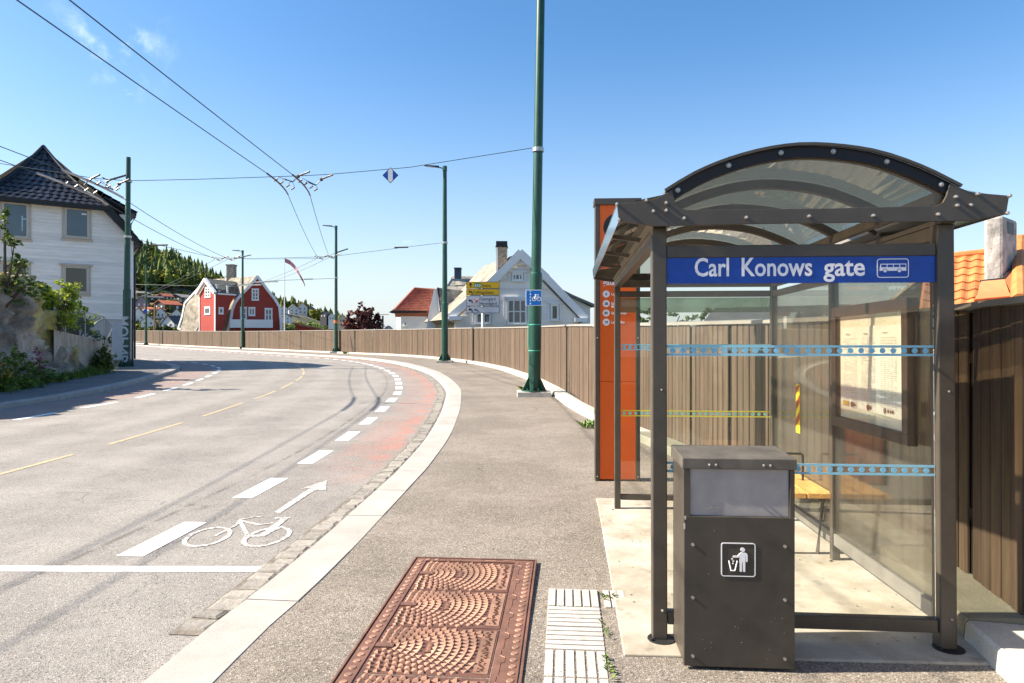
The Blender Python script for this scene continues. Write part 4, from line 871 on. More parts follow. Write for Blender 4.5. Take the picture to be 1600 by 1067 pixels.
# cycle sign on pole 1
d = 16.78; p = at(834,466,d); CS_ = empty('cycle_lane_sign', p); tag(CS_, 'square blue cycle lane sign with white dashes mounted on the tallest green pole', 'road sign'); h = .195
def fx(x): return (x-834)*d/F
def fz(y): return -(y-466)*d/F
m = MB(); m.box(-h,h,0,.012,-h,h); m.build('plate', M_white, CS_, bevel=.003); m = MB(); m.box(-h+.012,h-.012,-.002,.0,-h+.012,h-.012); m.build('blue_face', mat('cycle_blue', (.006,.17,.55), .45, var=.04), CS_)
m = MB()
for y0, y1 in ((455.6,457),(459,462),(463.8,466.5),(468.5,471.5),(473.5,476.6)): m.box(fx(827.8),fx(829.8),-.0045,-.0022,fz(y1),fz(y0))
for c in ((834.6,467.6),(842.0,467.6)):
    P = [((fx(c[0])+math.cos(t*math.pi/8)*r_, -.004, fz(c[1])+math.sin(t*math.pi/8)*r_)) for t in range(16) for r_ in (.056,.036)]
    m.add(P, [(2*t, 2*((t+1) % 16), 2*((t+1) % 16)+1, 2*t+1) for t in range(16)])
def ln(x0, y0, x1, y1, w_=.014): m.tube([(fx(x0),-.004,fz(y0)), (fx(x1),-.004,fz(y1))], w_/2, 4)
ln(834.6,467.6,837,462.2); ln(837,462.2,842,467.6); ln(836.2,463.6,840.6,463.6); ln(840.3,462,842,467.6); ln(835.6,461.2,838.2,461.2,.018); ln(839.8,461.2,841.6,461.6); ln(838.2,467.4,840.6,463.6); ln(834.6,467.6,838.2,467.4)
m.build('cycle_symbol', M_white, CS_)
m = MB(); m.tube([(0,.02,.1),(0,.06,.1)], .03, 8); m.tube([(0,.02,-.1),(0,.06,-.1)], .03, 8); m.build('bracket', M_bolt, CS_)

# direction sign
d = 41.0; b0 = at(754.5, 526, d); DSn = empty('direction_sign', (b0.x, d, .1)); tag(DSn, 'yellow and white direction sign on a white post behind the fence', 'direction sign')
sx = lambda x: (x-754.5)*d/F
sz = lambda y: HC+(HOR-y)*d/F-.1
m = MB(); m.tube([(0,.14,-.3),(0,.14,sz(445))], .10, 12); m.build('post', mat('sign_post_white', (.7,.7,.7), .4), DSn)
M_sy = mat('sign_yellow', (.80,.46,.01), .5, var=.03); M_sw = mat('sign_face_white', (.66,.62,.62), .5, var=.03); M_sk = mat('sign_print_black', (.012,.012,.012), .6); M_sg = mat('route_green', (.01,.22,.06), .5)
pan = []
for y0, y1, mm in ((441,451.6,M_sy),(452,462,M_sy),(462.6,479,M_sw),(479.8,490,M_sw)):
    m = MB(); m.box(sx(728.6),sx(780.4),-.035,.0,sz(y1),sz(y0)); pl = m.build('panel', mat('sign_rim', (.03,.03,.03), .5), DSn); m = MB(); m.box(sx(729.2),sx(779.8),-.038,-.0352,sz(y1-.7),sz(y0+.7)); m.build('panel_face', mm, pl); pan.append(pl)
def arrow(pl, yc, up):
    m = MB(); v = -.041; u0 = sx(735.4); z = sz(yc); s_ = d/F
    if up: m.prism([(u0+a*s_, v, z+b*s_) for a, b in ((-.8,-3.5),(.8,-3.5),(.8,.6),(2.2,0),(2.2,1.4),(0,3.8),(-2.2,1.4),(-2.2,0),(-.8,.6))], (0,.003,0))
    else: m.prism([(u0+a*s_, v, z+b*s_) for a, b in ((-3.6,.7),(-.8,3.4),(-.6,1.7),(2,1.2),(3.1,-.6),(3.2,-3.6),(1.6,-3.6),(1.5,-1.4),(.6,-.3),(-.6,-.2),(-.7,-2))], (0,.003,0))
    m.build('arrow', M_sk, pl)
arrow(pan[0],446.3,True); arrow(pan[1],457.3,False); arrow(pan[2],471,False); arrow(pan[3],485,False)
m = MB(); m.box(sx(740.8),sx(751.6),-.041,-.0382,sz(449.8),sz(442.8)); gp = m.build('route_badge', M_sg, pan[0])
text_mesh('lettering','555',.22,M_white,gp,face_front(sx(741.6),-.043,sz(448.7)),width=sx(751)-sx(741.6),bold=.006)
text_mesh('lettering','Sotra',.25,M_sk,pan[0],face_front(sx(753.5),-.041,sz(449)),width=sx(767)-sx(753.5),bold=.002)
text_mesh('lettering','Fyllingsdalen',.25,M_sk,pan[1],face_front(sx(740),-.041,sz(459.6)),width=sx(771.5)-sx(740),bold=.002)
text_mesh('lettering','Damsgård',.25,M_sk,pan[2],face_front(sx(749.5),-.041,sz(470)),width=sx(774)-sx(749.5),bold=.002)
text_mesh('lettering','Hovedgård',.25,M_sk,pan[2],face_front(sx(749.5),-.041,sz(477)),width=sx(776)-sx(749.5),bold=.002)
m = MB()
for a in range(4): 
    for s_ in (-1, 1): an = R_(45+90*a+s_*14); c0 = (sx(744), sz(471)); m.tube([(c0[0],-.041,c0[1]), (c0[0]+.14*math.cos(an),-.041,c0[1]+.14*math.sin(an))], .017, 4)
m.build('attraction_symbol', mat('symbol_red', (.45,.12,.10), .5), pan[2])
m = MB(); m.box(sx(741),sx(744.5),-.041,-.0385,sz(486),sz(483.4)); m.prism([(sx(x),-.041,sz(y)) for x,y in ((743,485),(748,488.3),(749.2,487.6),(745.5,484))],(0,.003,0)); m.build('pictogram', mat('print_grey2', (.12,.12,.12), .6), pan[3])

# ---------------------------------------------------------------- houses
class Fac:                              # vertical facade plane: origin, direction to the right as seen, toward-viewer normal
    def __init__(s, O, fdir): s.O = Vector((O[0], O[1], 0)); s.f = Vector((*fdir, 0)).normalized(); s.n = Vector((s.f.y, -s.f.x, 0))
    def P(s, a, z, t=0): q = s.O+s.f*a+s.n*t; return Vector((q.x, q.y, z))
    def px(s, x, y):
        r = Vector(((x-800)/F, 1, 0)); # ray r*k hits plane (p-O).n = 0
        k = s.O.dot(s.n)/r.dot(s.n); p = r*k; return (p-s.O).dot(s.f), HC+(HOR-y)*k/F
    def box(s, mb, a0, a1, z0, z1, t0, t1, mi=0, tone=1): mb.box(a0, a1, t0, t1, z0, z1, mi, tone, T=lambda a, t, z: s.P(a, z, t))
    def poly(s, mb, pts, t0, t1, mi=0, tone=1): mb.prism([s.P(a, z, t0) for a, z in pts], s.n*(t1-t0), mi, tone)
def window(fc, root, x0, x1, y0, y1, fw=.09, bars=(1,1), m=None, t=.0, glass=None, rect=None, name='window'):
    if rect: a0, a1, z0, z1 = rect
    else: a0, z1 = fc.px(x0, y0); a1, z0 = fc.px(x1, y1); 
    m = m or M_white; f = MB(); fc.box(f, a0, a1, z1-fw, z1, t, t+.06); fc.box(f, a0, a1, z0, z0+fw, t, t+.06); fc.box(f, a0, a0+fw, z0+fw, z1-fw, t, t+.06); fc.box(f, a1-fw, a1, z0+fw, z1-fw, t, t+.06)
    fc.box(f, a0-.05, a1+.05, z1+.002, z1+.06, t, t+.09); fc.box(f, a0-.05, a1+.05, z0-.05, z0-.002, t, t+.09)
    for i in range(1, bars[0]): c = a0+(a1-a0)*i/bars[0]; fc.box(f, c-fw*.35, c+fw*.35, z0+fw, z1-fw, t+.0, t+.05)
    for i in range(1, bars[1]): c = z0+(z1-z0)*i/bars[1]; fc.box(f, a0+fw, a1-fw, c-fw*.3, c+fw*.3, t+.0, t+.048)
    W = wpart(f, name, m, root); g = MB(); fc.box(g, a0+fw*.9, a1-fw*.9, z0+fw*.9, z1-fw*.9, t+.004, t+.02)
    o = g.build('pane', glass or M_glassdark, W); return W
def siding(fc, mb, pts, pitch, t0=0, d=.02, tone=1):  # clapboards clipped to a convex polygon
    zmin = min(p[1] for p in pts); zmax = max(p[1] for p in pts); n = int((zmax-zmin)/pitch); r = random.Random(int(zmin*100))
    def span(z):
        xs = []
        for i in range(len(pts)):
            (a, za), (b, zb_) = pts[i], pts[(i+1) % len(pts)]
            if (za-z)*(zb_-z) <= 0 and za != zb_: xs.append(a+(b-a)*(z-za)/(zb_-za))
        return (min(xs), max(xs)) if len(xs) > 1 else None
    for i in range(n+1):
        z0 = zmin+i*pitch; z1 = min(z0+pitch, zmax-.001); s0 = span(z0+.001); s1 = span(z1-.001)
        if not s0 or not s1 or z1 <= z0: continue
        tn = tone*r.uniform(.86, 1.03)
        mb.add([fc.P(s0[0], z0, t0+d), fc.P(s0[1], z0, t0+d), fc.P(s1[1], z1, t0+.003), fc.P(s1[0], z1, t0+.003), fc.P(s0[0], z0, t0), fc.P(s0[1], z0, t0)], [(0,1,2,3),(4,5,1,0)], 0, tn)
def tileroof(mb, A, B, Cc, D, nu, nv, amp, tone=(1,1), seed=0, curve=0.0, sub=4, mi=0):
    # quad A(left eave) B(right eave) Cc(right ridge) D(left ridge): S-tiles as real relief
    A, B, Cc, D = map(Vector, (A, B, Cc, D)); nrm = (B-A).cross(D-A).normalized(); nrm = nrm if nrm.z > 0 else -nrm; r = random.Random(seed)
    def pt(u, v): return A.lerp(B, u).lerp(D.lerp(Cc, u), v)-Vector((0,0,curve*math.sin(math.pi*v)))
    for j in range(nv):
        for half in (0,):
            vs = []; tn = []
            for v, lift in ((j/nv, 1.0), ((j+1)/nv-.001, .15)):
                for i in range(nu*sub+1):
                    u = i/(nu*sub); h = amp*(.5+.5*math.cos(2*math.pi*(i % sub)/sub))+amp*.9*lift; vs.append(pt(u, v)+nrm*h)
            n = nu*sub+1
            base = [pt(i/(nu*sub), j/nv)+nrm*.0 for i in range(n)]
            b = len(mb.v); mb.v += [tuple(q) for q in vs+base]
            cols = [r.uniform(*tone) if isinstance(tone, tuple) and tone[0] != tone[1] else 1 for _ in range(nu+1)]
            mb.tn += [(cols[min((i//sub), nu)],)*3 for i in range(n)]*2+[(.5,)*3]*n
            for i in range(n-1): mb.f.append([b+i, b+i+1, b+n+i+1, b+n+i]); mb.mi.append(mi); mb.f.append([b+2*n+i, b+2*n+i+1, b+i+1, b+i]); mb.mi.append(mi)

# --- big white house on the left
M_wside = mat('weathered_white_siding', (.84,.80,.73), .65, var=.08, vs=2.2, tone=True, streak=(.6,.6,5), col2=(.84,.81,.76), bump=.002, bs=12)
M_btile = mat('black_glazed_tile', (.012,.012,.013), .33, var=.2, vs=5, spec=.55, tone=True); M_blackwood = mat('black_fascia', (.012,.012,.013), .5)
M_cream = mat('cream_trim', (.50,.45,.38), .6, var=.06)
u_ = Vector((.809,.588,0)); C0 = Vector((-18.35, 33.0, 0)); WH = empty('white_house', (C0.x, C0.y, gz(33))); bpy.context.view_layer.update()
tag(WH, 'large white clapboard house with black glazed tile roof on the left', 'house')
WD = 6.95; HF = Fac(C0-u_*WD, (u_.x, u_.y))
zt = 7.68; cx = WD/2; cut = 1.35; zap = 10.75
body = [(0,2.35),(WD,2.35),(WD,6.2),(WD-cut,zt),(cut,zt),(0,6.2)]
m = MB(); HF.poly(m, body, -9.0, -.01); wpart(m, 'wall', M_wside, WH)
m = MB(); siding(HF, m, body, .15, 0, .032); wpart(m, 'clapboards', M_wside, WH)
m = MB(); HF.poly(m, [(0.02,gz(33)-.4),(WD-.02,gz(33)-.4),(WD-.02,2.34),(.02,2.34)], -8.9, -.03); wpart(m, 'foundation', mat('foundation_grey', (.50,.50,.50), .8, var=.06), WH)
m = MB(); HF.poly(m, [(0.0,gz(33)-.4),(WD+.02,gz(33)-.4),(WD+.02,gz(33)+.25),(.0,gz(33)+.25)], -8.9, -.01); wpart(m, 'stone_footing', mat('stone_footing', (.22,.18,.14), .9, var=.3, vs=6), WH)
m = MB(); HF.box(m, WD-.07, WD+.04, 2.35, 6.15, -.05, .05); wpart(m, 'corner_board', M_white, WH)
for x0, x1, y0, y1 in ((101,138.5,325,373.5),(3,44,316,373)): 
    a0, z1_ = HF.px(x0, y0); a1, z0_ = HF.px(x1, y1); W = window(HF, WH, 0,0,0,0, rect=(a0,a1,z0_,z1_), fw=.07, m=M_cream, glass=mat('blue_glass', (.05,.085,.11), .1, var=.25, vs=.8, spec=.8), t=.04)
    m = MB(); HF.box(m, a0-.16, a1+.16, z0_-.17, z0_-.055, .02, .05); HF.box(m, a0-.11, a0-.055, z0_-.05, z1_+.062, .02, .045); HF.box(m, a1+.055, a1+.11, z0_-.05, z1_+.062, .02, .045); HF.box(m, a0-.15, a1+.15, z1_+.065, z1_+.15, .02, .07); q = wpart(m, 'casing', M_cream, WH)
for x0, x1, y0, y1 in ((100,137,417,458.5),(2,43,412,457)):
    a0, z1_ = HF.px(x0, y0); a1, z0_ = HF.px(x1, y1); window(HF, WH, 0,0,0,0, rect=(a0,a1,z0_,z1_), fw=.06, m=M_cream, glass=mat('brown_glass', (.045,.04,.028), .1, var=.5, vs=.9, spec=.7), t=.04)
    m = MB(); HF.box(m, a0-.2, a1+.2, z1_+.065, z1_+.12, .02, .16); HF.box(m, a0-.12, a0-.052, z0_-.05, z1_+.06, .02, .045); HF.box(m, a1+.052, a1+.12, z0_-.05, z1_+.06, .02, .045); HF.box(m, a0-.12, a1+.12, z0_-.17, z0_-.055, .02, .05); wpart(m, 'casing', M_cream, WH)
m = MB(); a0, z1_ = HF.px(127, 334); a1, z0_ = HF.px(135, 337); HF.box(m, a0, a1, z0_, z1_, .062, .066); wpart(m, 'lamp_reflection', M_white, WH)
m = MB(); a0, z1_ = HF.px(33.5, 338); a1, z0_ = HF.px(35.5, 362); HF.box(m, a0, a1, z0_, z1_, .062, .066); a0, z1_ = HF.px(35.5, 342); a1, z0_ = HF.px(41, 344.5); HF.box(m, a0, a1, z0_, z1_, .062, .066); wpart(m, 'inner_window_bar', mat('pale_blue_bar', (.35,.5,.6), .5), WH)
# roof: half hip + main slopes
tb = -2.9; e_ = .28
hA, hB = HF.P(cut-.35, zt-.06, .38), HF.P(WD-cut+.35, zt-.06, .38); ap = HF.P(cx, zap, tb)
m = MB(); nvr = 11
hl = lambda a, b, t: Vector(a).lerp(Vector(b), t)-Vector((0,0,.30*math.sin(math.pi*t)))
for j in range(nvr):                     # hip triangle as shrinking courses
    v0, v1 = j/nvr, (j+1)/nvr; a0, b0 = hl(hA, ap, v0), hl(hB, ap, v0); a1, b1 = hl(hA, ap, v1), hl(hB, ap, v1); nn = max(1, round((b0-a0).length/.30)); tileroof(m, a0, b0, b1, a1, nn, 1, .035, (.7,1.4), j)
wpart(m, 'hip_roof', M_btile, WH)
m = MB(); HF.box(m, cut-.4, WD-cut+.4, zt-.22, zt-.03, .10, .40); wpart(m, 'fascia', M_blackwood, WH)
m = MB()
for s_, a_, b_ in ((1, WD-cut+.35, WD+.32), (-1, cut-.35, -.32)):
    P = [(a_, zt+.10), (b_+s_*.05, 5.98), (b_, 5.80), (a_-s_*.28, zt-.12)]; m.prism([HF.P(a, z, .34) for a, z in P], HF.n*-.5)
wpart(m, 'bargeboard', M_blackwood, WH)
m = MB()
for s_, a_, b_ in ((1, WD-cut+.35, WD+.36), (-1, cut-.35, -.36)):
    e0 = HF.P(b_, 6.02, .34); e1 = HF.P(b_, 6.02, -9.2); k0 = HF.P(a_, zt+.08, .34); k1 = HF.P(a_, zt+.08, -9.2); rd = HF.P(cx, zap, -9.2)
    if s_ > 0: tileroof(m, e0, e1, k1, k0, 28, 7, .03, (.7,1.4), 5); m.add([k0+Vector((0,0,.03)), k1+Vector((0,0,.03)), rd, ap], [(0,1,2,3)])
    else: tileroof(m, e1, e0, k0, k1, 28, 7, .03, (.7,1.4), 6); m.add([k0+Vector((0,0,.03)), k1+Vector((0,0,.03)), rd, ap], [(3,2,1,0)])
wpart(m, 'roof', M_btile, WH)
m = MB()
for q in (hA, hB): m.tube([hl(q, ap, t/10)+Vector((0,0,.07)) for t in range(11)], .085, 8)
m.tube([ap+Vector((0,0,.05)), HF.P(cx, zap+.05, -9.2)], .09, 8); wpart(m, 'ridge_tile', M_btile, WH)
m = MB(); HF.box(m, WD-1.05, WD-.02, 5.9, zt-.12, -4.2, -1.1); DM = wpart(m, 'dormer', M_wside, WH)
dA, dB = HF.P(WD+.28, zt-.12, -.8), HF.P(WD+.28, zt-.12, -4.5); m = MB(); m.prism([HF.P(WD+.28, zt-.16, -.8), HF.P(WD-1.1, zt+.55, -.8), HF.P(WD-1.1, zt+.66, -.8), HF.P(WD+.28, zt-.02, -.8)], -HF.n*3.7); m.build('dormer_roof', M_blackwood, DM)
m = MB(); tileroof(m, HF.P(WD+.3, zt-.03, -.75), HF.P(WD+.3, zt-.03, -4.5), HF.P(cx+.9, zap-1.4, -4.5), HF.P(cx+.9, zap-1.4, -1.4), 12, 8, .035, (.7,1.4), 8); m.build('dormer_tiles', M_btile, DM)
m = MB(); m.tube([HF.P(WD+.30, 5.95, .1), HF.P(WD+.28, 5.6, .0), HF.P(WD+.10, 5.4, -.02), HF.P(WD+.10, .5, -.02)], .05, 8); m.tube([HF.P(WD+.36, 5.93, .3), HF.P(WD+.36, 5.93, -9)], .07, 8); m.tube([HF.P(WD+.25, zt-.2, -.85), HF.P(WD+.05, zt-.6, -1.0), HF.P(WD+.05, 6.0, -1.0)], .04, 8); wpart(m, 'gutter', M_black, WH)

# --- generic far helper: part from facade polygon given in photo pixels
def fpart(fc, root, name, px, t0, t1, m, tone=1): mb = MB(); fc.poly(mb, [fc.px(x, y) for x, y in px], t0, t1, 0, tone); return wpart(mb, name, m, root)
M_red = mat('red_siding', (.30,.035,.022), .65, var=.12, vs=1.2, streak=(.5,.5,9), bump=.004, bs=6)
M_slate = mat('old_slate', (.20,.175,.135), .85, var=.30, vs=1.3, col2=(.27,.235,.18), speck=.25, speckscale=3.2)
M_slated = mat('dark_slate', (.075,.078,.07), .8, var=.35, vs=1.2, speck=.3, speckscale=3.2); M_trim = mat('trim_white', (.74,.74,.73), .6, var=.04)
M_brick = mat('weathered_brick', (.30,.26,.20), .9, var=.35, vs=5, speck=.3, speckscale=8)
RH = empty('red_house', at(400,526,95)-Vector((0,0,1.2))); bpy.context.view_layer.update(); tag(RH, 'red wooden house with white trim and curved gambrel roof behind the fence', 'house')
FM = Fac(at(402,500,89), (.93,.37)); ax = Vector((-.86,.51,0))
Q = lambda x, y: ((x)/8+260, (y)/8+400)
gm = [Q(*p) for p in ((1135,255),(1060,345),(985,430),(880,535),(830,620),(812,720),(800,800),(770,900),(745,955),(1435,955),(1425,820),(1408,640),(1340,525),(1265,440),(1200,350))]
mb = MB(); P = [FM.P(*FM.px(x, y), -.35) for x, y in gm]; mb.prism(P, ax*10); wpart(mb, 'main_roof', M_slate, RH)
fpart(FM, RH, 'wall', [Q(*p) for p in ((1135,290),(1060,385),(990,450),(900,545),(850,625),(832,720),(818,800),(800,955),(1425,955),(1412,820),(1392,640),(1330,540),(1250,440),(1195,365))], -.6, -.1, M_red)
def edge(fc, root, name, px, wd, t0, t1, m):
    mb = MB(); pts = [fc.px(x, y) for x, y in px]
    for i in range(len(pts)-1):
        (a, z), (b, z2) = pts[i], pts[i+1]; l = math.hypot(b-a, z2-z); ex, ez = (b-a)/l*wd*.22, (z2-z)/l*wd*.22
        if i > 0: a -= ex; z -= ez
        if i < len(pts)-2: b += ex; z2 += ez
        nx, nz = -(z2-z)/l*wd/2, (b-a)/l*wd/2
        mb.prism([fc.P(a+nx, z+nz, t0+i*.002), fc.P(b+nx, z2+nz, t0+i*.002), fc.P(b-nx, z2-nz, t0+i*.002), fc.P(a-nx, z-nz, t0+i*.002)], fc.n*(t1-t0))
    return wpart(mb, name, m, root)
edge(FM, RH, 'bargeboard', [Q(*p) for p in ((760,955),(805,800),(822,680),(850,600),(890,540),(985,440),(1060,360),(1137,262),(1205,350),(1270,440),(1345,530),(1412,640),(1430,820),(1434,955))], .30, -.1, .25, M_trim)
for x0, x1, y0, y1, b in ((1065,1155,415,560,(2,3)),(1025,1110,648,752,(2,1)),(1228,1325,660,822,(2,2)),(920,1005,645,800,(2,2))):
    p0, p1 = Q(x0, y0), Q(x1, y1); window(FM, RH, p0[0], p1[0], p0[1], p1[1], fw=.17, bars=b, m=M_trim, t=-.1)
p0, p1 = Q(790,800), Q(1325,905); mb = MB(); a0, z1_ = FM.px(p0[0], p0[1]); a1, z0_ = FM.px(p1[0], p1[1]); FM.box(mb, a0, a1, z0_, z1_, .0, 1.2)
for i in range(24): FM.box(mb, a0+(a1-a0)*i/24, a0+(a1-a0)*i/24+.04, z0_, z1_, 1.2, 1.22)
wpart(mb, 'balcony', M_trim, RH)
p0, p1 = Q(765,130), Q(860,290); mb = MB(); c = at((p0[0]+p1[0])/2, p1[1], 92.5); k = 92.5/F; mb.box(c.x-5.6*k, c.x+5.6*k, 92, 93, c.z-.6, HC+(HOR-p0[1])*k); mb.box(c.x-6.4*k, c.x+6.4*k, 91.9, 93.1, HC+(HOR-p0[1])*k, HC+(HOR-p0[1])*k+.18); wpart(mb, 'chimney', M_brick, RH)
K0 = at(337,500,85.5); FT = Fac(K0, (.75,-.66)); FS = Fac(K0, (.80,.60))     # tower wing: lit front, shaded side
fpart(FT, RH, 'wing_wall', [Q(*p) for p in ((500,330),(410,480),(410,960),(612,960),(612,470))], -.4, -.05, M_red)
edge(FT, RH, 'wing_bargeboard', [Q(*p) for p in ((390,480),(500,300),(622,470))], .34, -.02, .35, M_trim)
edge(FT, RH, 'corner_board', [Q(608,470), Q(608,955)], .28, -.04, .06, M_trim); edge(FT, RH, 'corner_board', [Q(412,480), Q(412,955)], .14, -.04, .04, M_trim)
fpart(FS, RH, 'wing_side_wall', [Q(*p) for p in ((614,480),(870,492),(800,600),(740,780),(700,955),(614,955))], -.4, .02, M_red)
mb = MB(); mb.add([at(*Q(622,475),85.1), at(*Q(880,498),88.8), at(*Q(918,330),91.2), at(*Q(505,288),88.4)], [(0,1,2,3)]); mb.prism([at(*Q(622,475),85.1), at(*Q(880,498),88.8), at(*Q(918,330),91.2), at(*Q(505,288),88.4)], (.1,.1,-.18)); wpart(mb, 'wing_roof', M_slated, RH)
mb = MB(); mb.prism([at(*Q(x, y), 89.3) for x, y in ((865,505),(770,600),(745,720),(700,900),(750,955),(815,700),(840,600))], (.6,1,0)); wpart(mb, 'roof_skirt', M_slated, RH)
edge(FS, RH, 'wing_eave_board', [Q(622,478), Q(865,492)], .18, .05, .3, M_trim)
for x0, x1, y0, y1, b in ((478,548,400,520,(2,3)),(475,545,645,735,(1,1))): p0, p1 = Q(x0, y0), Q(x1, y1); window(FT, RH, p0[0], p1[0], p0[1], p1[1], fw=.16, bars=b, m=M_trim, t=-.05)
p0, p1 = Q(650,650), Q(712,732); window(FS, RH, p0[0], p1[0], p0[1], p1[1], fw=.16, bars=(1,1), m=M_trim, t=.02)
mb = MB()
for x, y in ((632,400),(762,410)): p = at(*Q(x, y), 86.6); mb.tube([p-Vector((0,0,.6)), p+Vector((0,0,.25))], .13, 8); mb.tube([p+Vector((0,0,.25)), p+Vector((0,0,.4))], .2, 8)
wpart(mb, 'roof_vent', M_clw, RH)
FLr = Fac(at(300,500,95.5), (.9,-.44))
fpart(FLr, RH, 'lean_roof', [Q(*p) for p in ((500,300),(385,430),(232,600),(200,760),(150,915),(225,925),(400,915),(430,480))], -1.5, -.3, M_slate)
edge(FLr, RH, 'lean_roof_edge', [Q(*p) for p in ((500,296),(385,428),(232,595),(200,760),(150,912),(215,925))], .25, -.3, .1, M_trim)
edge(FLr, RH, 'roof_seam', [Q(*p) for p in ((345,600),(310,720),(265,820),(205,905))], .28, -.3, -.2, mat('seam_dark', (.16,.14,.10), .8))
fpart(FLr, RH, 'lean_wall', [Q(*p) for p in ((235,925),(400,925),(400,955),(235,955))], -1.4, -.35, M_red)

# --- white gabled house right of the lamp
WG = empty('white_house', at(812,526,44)-Vector((0,0,1.3))); bpy.context.view_layer.update(); tag(WG, 'white clapboard house with mossy slate roof behind the yellow sign', 'house')
Q2 = lambda x, y: (x/5.333+640, y/5.333+360)
FG = Fac(at(812,480,44), (1,0.02)); axg = Vector((-.30,.95,0))
mb = MB(); P = [FG.P(*FG.px(*Q2(x, y)), .35) for x, y in ((920,195),(1000,270),(1130,400),(1470,752),(1400,790),(380,770),(330,742),(700,425))]; mb.prism(P, axg*9); wpart(mb, 'roof', M_slate, WG)
wl = [Q2(*p) for p in ((920,285),(1000,330),(1360,700),(1400,765),(1400,900),(375,900),(375,770),(440,700),(840,330))]
mb = MB(); FG.poly(mb, [FG.px(*p) for p in wl], -.2, .40); wpart(mb, 'wall', M_wallw, WG)
mb = MB(); siding(FG, mb, [FG.px(*Q2(x, y)) for x, y in ((920,285),(1000,330),(1400,740),(1400,900),(375,900),(375,770),(840,330))], .20, .405, .025); wpart(mb, 'clapboards', mat('white_siding_toned', (.80,.76,.71), .6, var=.05, vs=2, tone=True), WG)
edge(FG, WG, 'bargeboard', [Q2(*p) for p in ((335,738),(700,425),(840,290),(920,205),(1000,280),(1130,400),(1462,748))], .42, .55, .80, M_trim)
edge(FG, WG, 'eave_return', [Q2(*p) for p in ((335,740),(440,735))], .25, .4, .95, M_trim); edge(FG, WG, 'eave_return', [Q2(*p) for p in ((1365,752),(1465,752))], .25, .4, .95, M_trim)
mb = MB(); FG.poly(mb, [FG.px(*Q2(x, y)) for x, y in ((920,215),(1000,300),(1000,345),(965,305),(920,290),(870,300),(830,345),(780,420),(730,425))], .42, .6); wpart(mb, 'gable_arch', M_trim, WG)
for x0, x1, y0, y1, b in ((850,945,365,430,(3,1)),(812,975,578,785,(3,2)),(1170,1238,622,755,(1,1)),(555,680,690,782,(2,1))):
    p0, p1 = Q2(x0, y0), Q2(x1, y1); W = window(FG, WG, p0[0], p1[0], p0[1], p1[1], fw=.12, bars=b, m=M_trim, t=.47, glass=mat('brown_glass', (.045,.04,.028), .1) if x0 == 1170 else None)
    a0, z1_ = FG.px(*p0); a1, z0_ = FG.px(*p1); mb = MB(); FG.box(mb, a0-.25, a1+.25, z1_+.065, z1_+.15, .43, .56); FG.box(mb, a0-.2, a0-.055, z0_-.05, z1_+.062, .43, .47); FG.box(mb, a1+.055, a1+.2, z0_-.05, z1_+.062, .43, .47); wpart(mb, 'casing', M_trim, WG)
FX = Fac(at(900,500,47), (1,.35))
fpart(FX, WG, 'side_wing', [Q2(*p) for p in ((1180,480),(1350,560),(1505,640),(1505,900),(1180,900))], -1.5, 0, M_wallw)
mb = MB(); P = [FX.P(*FX.px(*Q2(x, y)), .35) for x, y in ((1170,455),(1350,545),(1545,628),(1540,645),(1350,565),(1170,475))]; mb.prism(P, -FX.n*2); wpart(mb, 'side_wing_roof', mat('grey_slate_roof', (.2,.2,.19), .8, var=.2), WG)
mb = MB(); c = at(784, 415, 45.5); k = 45.5/F; mb.box(c.x-8.6*k, c.x+8.6*k, 45.1, 45.9, c.z-.8, HC+(HOR-388)*k); mb.box(c.x-8.9*k, c.x-6.0*k, 45.05, 45.95, c.z-.8, HC+(HOR-388)*k-.01, 1); ch = wpart(mb, 'chimney', [M_brick, M_trim], WG)
mb = MB(); mb.box(c.x-9.6*k, c.x+9.6*k, 45.0, 46.0, HC+(HOR-388)*k+.002, HC+(HOR-386)*k); mb.box(c.x-8.8*k, c.x+8.8*k, 45.1, 45.9, HC+(HOR-386)*k, HC+(HOR-378.5)*k); mb.build('chimney_cap', M_blackwood, ch)
# --- smaller white house with steep slate roof
SHs = empty('white_house', at(690,526,50)-Vector((0,0,1.3))); bpy.context.view_layer.update(); tag(SHs, 'white house with steep dark tiled roof and blue chimney right of the second nearest lamp', 'house')
Q3 = lambda x, y: (x/6.67+600, y/6.67+370)
F3 = Fac(at(690,500,50), (1,.1))
M_dtile = mat('diamond_slate', (.20,.19,.16), .8, var=.35, vs=1.6, speck=.4, speckscale=3)
mb = MB(); mb.prism([at(*Q3(x, y), d_) for x, y, d_ in ((565,535,50),(600,850,49.0),(860,800,49.0),(860,570,50.5))], (.3,2.5,-.3)); wpart(mb, 'lower_roof', M_dtile, SHs)
mb = MB(); mb.prism([at(*Q3(x, y), d_) for x, y, d_ in ((715,412,56),(660,500,54),(660,560,52),(900,570,52),(930,418,57))], (.2,2,-.2)); wpart(mb, 'upper_roof', M_dtile, SHs)
fpart(F3, SHs, 'gable', [Q3(*p) for p in ((520,560),(555,540),(580,850),(540,880),(540,980),(450,980),(455,850))], -.5, .1, M_trim)
fpart(F3, SHs, 'wall', [Q3(*p) for p in ((455,860),(740,870),(740,1010),(455,1010))], -5, -.1, M_wallw)
edge(F3, SHs, 'bargeboard', [Q3(*p) for p in ((562,535),(600,852))], .12, .0, .3, M_blackwood); edge(F3, SHs, 'ridge_trim', [Q3(*p) for p in ((660,500),(715,412),(925,418))], .16, -3.5, -3.3, mat('trim_bluegrey', (.16,.22,.27), .6))
